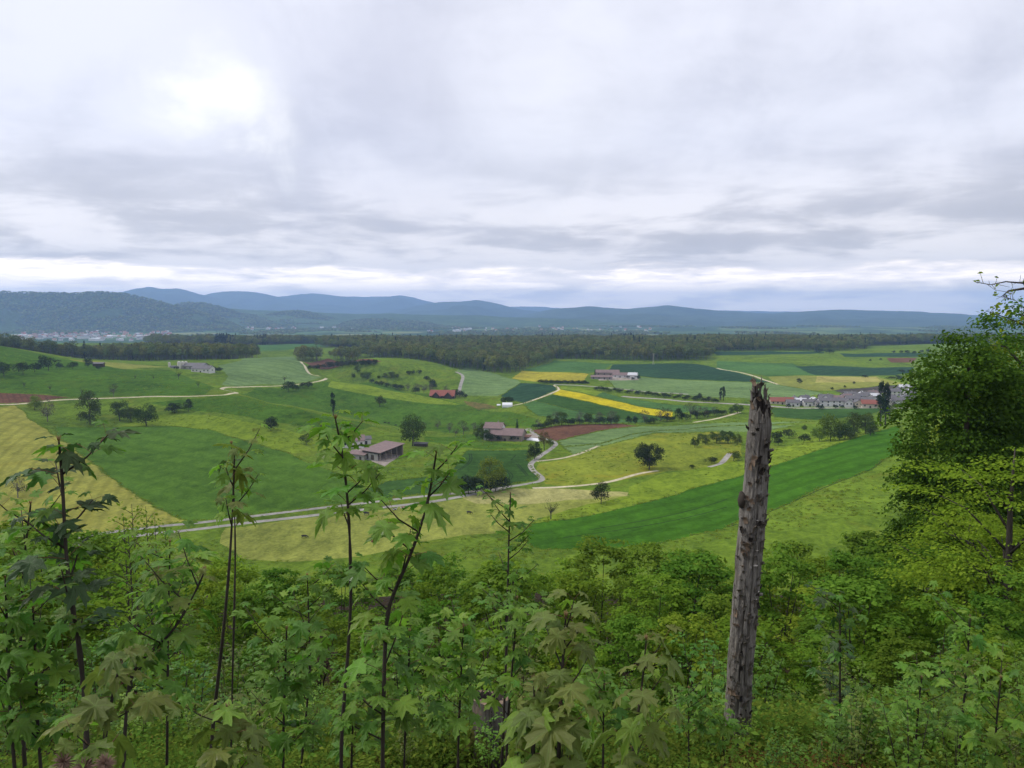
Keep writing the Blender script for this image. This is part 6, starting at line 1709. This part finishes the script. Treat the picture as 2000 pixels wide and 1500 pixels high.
# columns end at their own height: a splintered crown
topcut = 0.10 + 0.16 * vnoise(th * 2.6, th * 0, 5) + 0.10 * vnoise(th * 8, th * 0, 6) * 1.0
topcut = topcut * (0.5 - 0.5 * np.cos(th - 2.0)) + 0.03 * vnoise(th * 14, th * 0, 9)        # highest splinter to the left back
ztop = zrow[-1] - topcut * 1.3
Vv = np.zeros((NROW, NSEG, 3))
tt = np.linspace(0, 1, NROW)
for k in range(NSEG):
    zz = np.minimum(zrow[0] + (ztop[k] - zrow[0]) * tt, ztop[k])
    r_ = np.interp(zz, zrow, rad); c_ = np.interp(zz, zrow, cxr)
    n1 = fbm(np.full(NROW, th[k] * 2.2), zz * 1.6, 4, 12) - 0.45
    n2 = fbm(np.full(NROW, th[k] * 9.0), zz * 7.0, 3, 13) - 0.42
    plate = (fbm(np.full(NROW, th[k] * 5.0), zz * 4.0, 2, 14) > 0.40) * 0.010
    rr_ = r_ * (1 + 0.16 * n1) + 0.020 * n2 + plate - 0.004
    # long drying cracks towards the viewer
    for (ac, w_, dp, z0, z1) in ((-math.pi / 2 + 0.10, 0.055, 0.05, 0.9, 2.9), (-math.pi / 2 - 0.32, 0.07, 0.045, 0.6, 2.05), (-math.pi / 2 + 0.75, 0.05, 0.03, 2.4, 3.9), (-math.pi / 2 - 0.1, 0.06, 0.03, 2.8, 3.7)):
        aw = ac + 0.10 * (fbm(zz * 1.5, zz * 0 + ac, 3, 15) - 0.45)
        dth = np.abs((th[k] - aw + math.pi) % (2 * math.pi) - math.pi)
        rr_ = rr_ - dp * np.clip(1 - dth / w_, 0, 1) * np.clip((zz - z0) / 0.12, 0, 1) * np.clip((z1 - zz) / 0.25, 0, 1)
    Vv[:, k] = np.stack([c_ + np.cos(th[k]) * rr_, np.sin(th[k]) * rr_, zz], 1)
Vl = Vv.reshape(-1, 3).tolist()
Fc = [(i * NSEG + k, i * NSEG + (k + 1) % NSEG, (i + 1) * NSEG + (k + 1) % NSEG, (i + 1) * NSEG + k) for i in range(NROW - 1) for k in range(NSEG)]
b0 = len(Vl); tc_ = Vv[-1].mean(0)
for k in range(NSEG): Vl.append(tuple(tc_ * 0.45 + Vv[-1, k] * 0.55 - np.array([0, 0, 0.10])))
Vl.append((tc_[0], tc_[1], tc_[2] - 0.22))
mi = [0] * len(Fc)
for k in range(NSEG):
    k2 = (k + 1) % NSEG
    Fc += [((NROW - 1) * NSEG + k, (NROW - 1) * NSEG + k2, b0 + k2, b0 + k), (b0 + k, b0 + k2, b0 + NSEG)]
    mi += [1, 1]
snag = obj('dead_tree_trunk', None, None, 'tall grey barkless dead trunk with splintered broken top and long cracks', 'dead tree', loc=tuple(base))
obj('trunk', mesh_py('trunk', Vl, Fc, [DEAD, DARKW], mi, smooth=True), snag)
def on_snag(ang, zz, out_=0.0):
    r_ = float(np.interp(zz, zrow, rad)); c_ = float(np.interp(zz, zrow, cxr))
    return Vector((c_ + math.cos(ang) * (r_ + out_), math.sin(ang) * (r_ + out_), zz))
# loose curled bark plates
FL = []
for s in range(4):
    g = np.random.default_rng(600 + s); V = []; Ff = []
    for i in range(5):
        for j in range(5):
            u, v = (j - 2) / 2, (i - 2) / 2
            w_ = 1 - 0.3 * abs(v) * g.random()
            V.append((u * 0.5 * w_ * (1 + 0.25 * g.normal()), -0.10 - 0.35 * max(0, v) ** 2 * (1 + 0.3 * g.normal()) - 0.12 * u * u, v * 0.5 + 0.08 * g.normal()))
    n0 = len(V); V += [(x, y + 0.10, zz) for x, y, zz in V]
    for i in range(4):
        for j in range(4):
            a = i * 5 + j
            Ff += [(a, a + 1, a + 6, a + 5), (n0 + a, n0 + a + 5, n0 + a + 6, n0 + a + 1)]
    rim_ = [j for j in range(5)] + [i * 5 + 4 for i in range(1, 5)] + [20 + j for j in range(3, -1, -1)] + [i * 5 for i in range(3, 0, -1)]
    for a, c in zip(rim_, rim_[1:] + rim_[:1]): Ff.append((a, n0 + a, n0 + c, c))
    FL.append([mesh_py('bark_plate', V, Ff, [mm], smooth=False) for mm in (DEAD, TANW, DARKW)])
g = np.random.default_rng(66)
for k in range(150):
    zz = 0.5 + 3.55 * g.random(); an = -math.pi / 2 + g.uniform(-1.15, 1.15)
    left = (an < -math.pi / 2 - 0.35)
    mm = 1 if (left and g.random() < 0.55) else (2 if g.random() < 0.22 else 0)
    p = on_snag(an, zz, 0.004)
    o_ = obj('bark_plate', FL[k % 4][mm], snag, loc=p, rot=(g.normal() * 0.12, g.normal() * 0.25, an + math.pi / 2))
    w_ = 0.018 + 0.030 * g.random(); o_.scale = (w_, 0.04 + 0.03 * g.random(), w_ * (0.9 + 1.6 * g.random()))
# splinters on the broken crown and torn snags on its flank
for k in range(26):
    an = g.random() * 6.283; i = int(an / (2 * math.pi) * NSEG) % NSEG
    p = Vector(Vv[-1, i]) * 0.97 + Vector((tc_[0], tc_[1], Vv[-1, i][2])) * 0.03
    V, Ff = [], []; hh = 0.04 + 0.13 * g.random() ** 2
    tube(V, Ff, [p - Vector((0, 0, 0.06)), p + Vector((g.normal() * 0.006, g.normal() * 0.006, hh * 0.5)), p + Vector((g.normal() * 0.012, g.normal() * 0.012, hh))], [0.014, 0.009, 0.001], 4)
    obj('splinter', mesh_py('splinter', V, Ff, [DEAD]), snag)
for (row, side, ln_) in ((905, 1, 0.07), (1025, 1, 0.06), (838, -1, 0.05), (1150, 1, 0.05)):
    zz = at(1460, row, SY).z - bz; an = 0.0 if side > 0 else math.pi
    p = on_snag(an, zz, -0.01); V, Ff = [], []
    tube(V, Ff, [p, p + Vector((side * 0.03, -0.01, 0.02)), p + Vector((side * 0.045, -0.01, ln_))], [0.018, 0.012, 0.002], 5)
    obj('splinter', mesh_py('splinter', V, Ff, [DARKW]), snag)
for (row, an, ln_, r0) in ((880, -0.5, 0.07, 0.016), (1160, -0.35, 0.06, 0.018), (1010, 3.6, 0.05, 0.014), (845, -2.4, 0.05, 0.016)):
    zz = at(1460, row, SY).z - bz; p = on_snag(an, zz, -0.02); d_ = Vector((math.cos(an), math.sin(an), 0.35)); V, Ff = [], []
    tube(V, Ff, [p, p + d_ * ln_ * 0.7, p + d_ * ln_], [r0 * 1.5, r0, r0 * 0.7], 8)
    obj('branch_stub', mesh_py('stub', V, Ff, [DEAD], smooth=True), snag)
# burl on the flank and pale bracket fungi
V, Ff = [], []
zb = at(1440, 975, SY).z - bz; pb = on_snag(math.pi + 0.25, zb, 0.015)
for i in range(13):
    for k in range(16):
        a, p_ = k * 2 * math.pi / 16, math.pi * i / 12
        d_ = Vector((math.sin(p_) * math.cos(a), math.sin(p_) * math.sin(a), math.cos(p_)))
        rr_ = 1 + 0.5 * (float(fbm(d_.x * 2.5 + 5, d_.y * 2.5 + d_.z * 3, 3, 33)) - 0.45)
        V.append((pb.x + d_.x * 0.042 * rr_, pb.y + d_.y * 0.05 * rr_, pb.z + d_.z * 0.085 * rr_))
for i in range(12):
    for k in range(16): Ff.append((i * 16 + k, (i + 1) * 16 + k, (i + 1) * 16 + (k + 1) % 16, i * 16 + (k + 1) % 16))
obj('burl', mesh_py('burl', V, Ff, [BARK], smooth=True), snag, label='blackened knobbly burl')
V, Ff = [], []
for k in range(11):
    a = math.pi * k / 10
    V += [(math.cos(a), -math.sin(a) * 0.9, 0.10 + 0.0 * k), (math.cos(a) * 0.7, -math.sin(a) * 0.6, -0.35)]
V += [(0, 0.1, 0.30), (0, 0.1, -0.5)]
for k in range(10): Ff += [(2*k, 2*k+1, 2*k+3, 2*k+2), (22, 2*k, 2*k+2), (23, 2*k+3, 2*k+1)]
FUN = mesh_py('bracket_fungus', V, Ff, [FUNG], smooth=True)
for row, an, sc_ in ((1068, -1.25, 0.016), (1097, -1.28, 0.026), (1163, -1.0, 0.022), (1150, -0.7, 0.018), (1010, -1.45, 0.012)):
    zz = at(1470, row, SY).z - bz
    obj('bracket_fungus', FUN, snag, loc=on_snag(an, zz, -0.002), rot=(0, 0, an + math.pi / 2), scale=sc_, label='pale bracket fungus')

# ------------------------------------------------------------------ old stump with mossy roots
SD = 8.2
sp0 = at(957, 1362, SD); sx0 = sp0.x; sg = ground(sx0, SD); hS = max(0.5, sp0.z - sg)
st_ = obj('old_stump', None, None, 'rotten hollow tree stump with mossy roots among the saplings', 'stump', loc=(sx0, SD, sg))
NS_, NR_ = 48, 22
V, Ff = [], []
for i in range(NR_):
    f_ = i / (NR_ - 1)
    for k in range(NS_):
        a = k * 2 * math.pi / NS_
        flare = 0.24 * (1 - f_) ** 3 * (0.4 + 0.9 * max(0, math.cos(a * 3 + 0.7)))
        r_ = 0.20 + flare + 0.05 * (float(fbm(a * 2.2, f_ * 1.3, 3, 44)) - 0.45)
        top = 0.10 * (float(fbm(a * 1.6 + 3, 0.5, 2, 45)) - 0.4)
        V.append((math.cos(a) * r_, math.sin(a) * r_, -0.2 + (hS + 0.2 + top) * f_))
for i in range(NR_ - 1):
    for k in range(NS_): Ff.append((i * NS_ + k, i * NS_ + (k + 1) % NS_, (i + 1) * NS_ + (k + 1) % NS_, (i + 1) * NS_ + k))
obj('trunk', mesh_py('trunk', V, Ff, [DEAD], smooth=True), st_)
V2 = [V[(NR_ - 1) * NS_ + k] for k in range(NS_)]; Ff = []
for q, (sc_, dz) in enumerate(((0.78, 0.01), (0.60, -0.10), (0.15, -0.26))):
    V2 += [(x * sc_ + 0.012 * math.sin(k * 1.9), y * sc_, zz + dz + 0.02 * math.sin(k * 2.7)) for k, (x, y, zz) in enumerate(V2[:NS_])]
for i in range(3):
    for k in range(NS_): Ff.append((i * NS_ + k, i * NS_ + (k + 1) % NS_, (i + 1) * NS_ + (k + 1) % NS_, (i + 1) * NS_ + k))
Ff.append(tuple(3 * NS_ + k for k in range(NS_)))
obj('rotten_top', mesh_py('top', V2, Ff, [TANW, DARKW], [0] * NS_ + [1] * (2 * NS_ + 1), smooth=True), st_)
for an, ln_ in ((3.5, 0.9), (4.4, 0.7), (5.6, 0.6)):
    V, Ff = [], []
    d_ = Vector((math.cos(an), math.sin(an), 0))
    ps = [d_ * 0.15 + Vector((0, 0, hS * 0.55)), d_ * 0.30 + Vector((0, 0, hS * 0.22)), d_ * (0.3 + ln_ * 0.4) + Vector((0, 0, -0.1)), d_ * (0.3 + ln_) + Vector((0, 0, -0.42))]
    tube(V, Ff, ps, [0.07, 0.085, 0.06, 0.03], 8)
    obj('root', mesh_py('root', V, Ff, [MOSS], smooth=True), st_, label='moss covered root')

# ------------------------------------------------------------------ dry seed heads at the very front
SEED = plain_mat('dry_seed_head', (0.30, 0.20, 0.145), (0.16, 0.10, 0.07), 40, 0.9)
for i, (px_, py_) in enumerate(((125, 1488), (205, 1492), (165, 1500))):
    c = at(px_, py_, 2.3); gz = ground(c.x, c.y)
    r_ = obj('seed_head', None, None, 'fuzzy brown dry seed head at the foot of the tall dark sapling', 'seed head', 'dry seed heads', loc=(c.x, c.y, gz))
    V, Ff = [], []; hh = c.z - gz
    tube(V, Ff, [(0, 0, -0.05), (0.01, 0, hh * 0.5), (0, 0, hh)], [0.005, 0.004, 0.003], 5)
    obj('stalk', mesh_py('stalk', V, Ff, [STEM]), r_)
    V, Ff = [], []; gg = np.random.default_rng(70 + i)
    for d_ in unit(gg, 150):
        d_ = Vector(d_); tube(V, Ff, [Vector((0, 0, hh)) + d_ * 0.008, Vector((0, 0, hh)) + d_ * (0.026 + 0.014 * gg.random())], [0.0022, 0.0007], 3, False)
    obj('bristles', mesh_py('bristles', V, Ff, [SEED]), r_)

# ------------------------------------------------------------------ ground plants between the saplings
UG = []
LM['herb'] = leaf_mat('herb_leaves', (0.125, 0.215, 0.030), (0.070, 0.145, 0.020), 0.35, 0.3)
LM['herb_dry'] = leaf_mat('dry_herbs', (0.25, 0.15, 0.045), (0.14, 0.10, 0.03), 0.25, 0.3)
for s in range(4):
    g = np.random.default_rng(800 + s); n = 70
    C = np.stack([g.normal(size=n) * 0.17, g.normal(size=n) * 0.17, 0.05 + 0.30 * g.random(n)], 1)
    N = unit(g, n); N[:, 2] = np.abs(N[:, 2]) + 0.7; N /= np.linalg.norm(N, axis=1)[:, None]
    V, Fc = leaf_quads(C, N, 0.04 + 0.035 * g.random(n), g, 0.55 if s < 3 else 0.15, 0.12)
    UG.append(mesh_np('herb', V, Fc, [LM['herb'] if s < 3 else LM['herb_dry']]))
g = np.random.default_rng(88); n = 9000
dd = 7.0 + 20 * g.random(n) ** 1.3; xx = dd * g.uniform(-0.85, 0.85, n)
dd[:2600] = 1.2 + 6.0 * g.random(2600); xx[:2600] = g.uniform(-7, 7, 2600)
msk = (fbm(xx * 0.35, dd * 0.35, 3, 55) > 0.37); xx, dd = xx[msk], dd[msk]
dry = (np.hypot(xx - xat(1560, 6.6), dd - 6.4) < 0.7) | (g.random(len(xx)) < 0.012)
scatter('undergrowth', np.stack([xx, dd, H(xx, dd)], 1), (0.6 + 0.9 * g.random(len(xx))) * np.where(dd < 7.2, 0.55, 1.0), g.random(len(xx)) * 6.28, UG, 'low herbs and dry stalks covering the ground under the saplings', 'undergrowth', np.where(dry, 3, g.integers(0, 3, len(xx))))
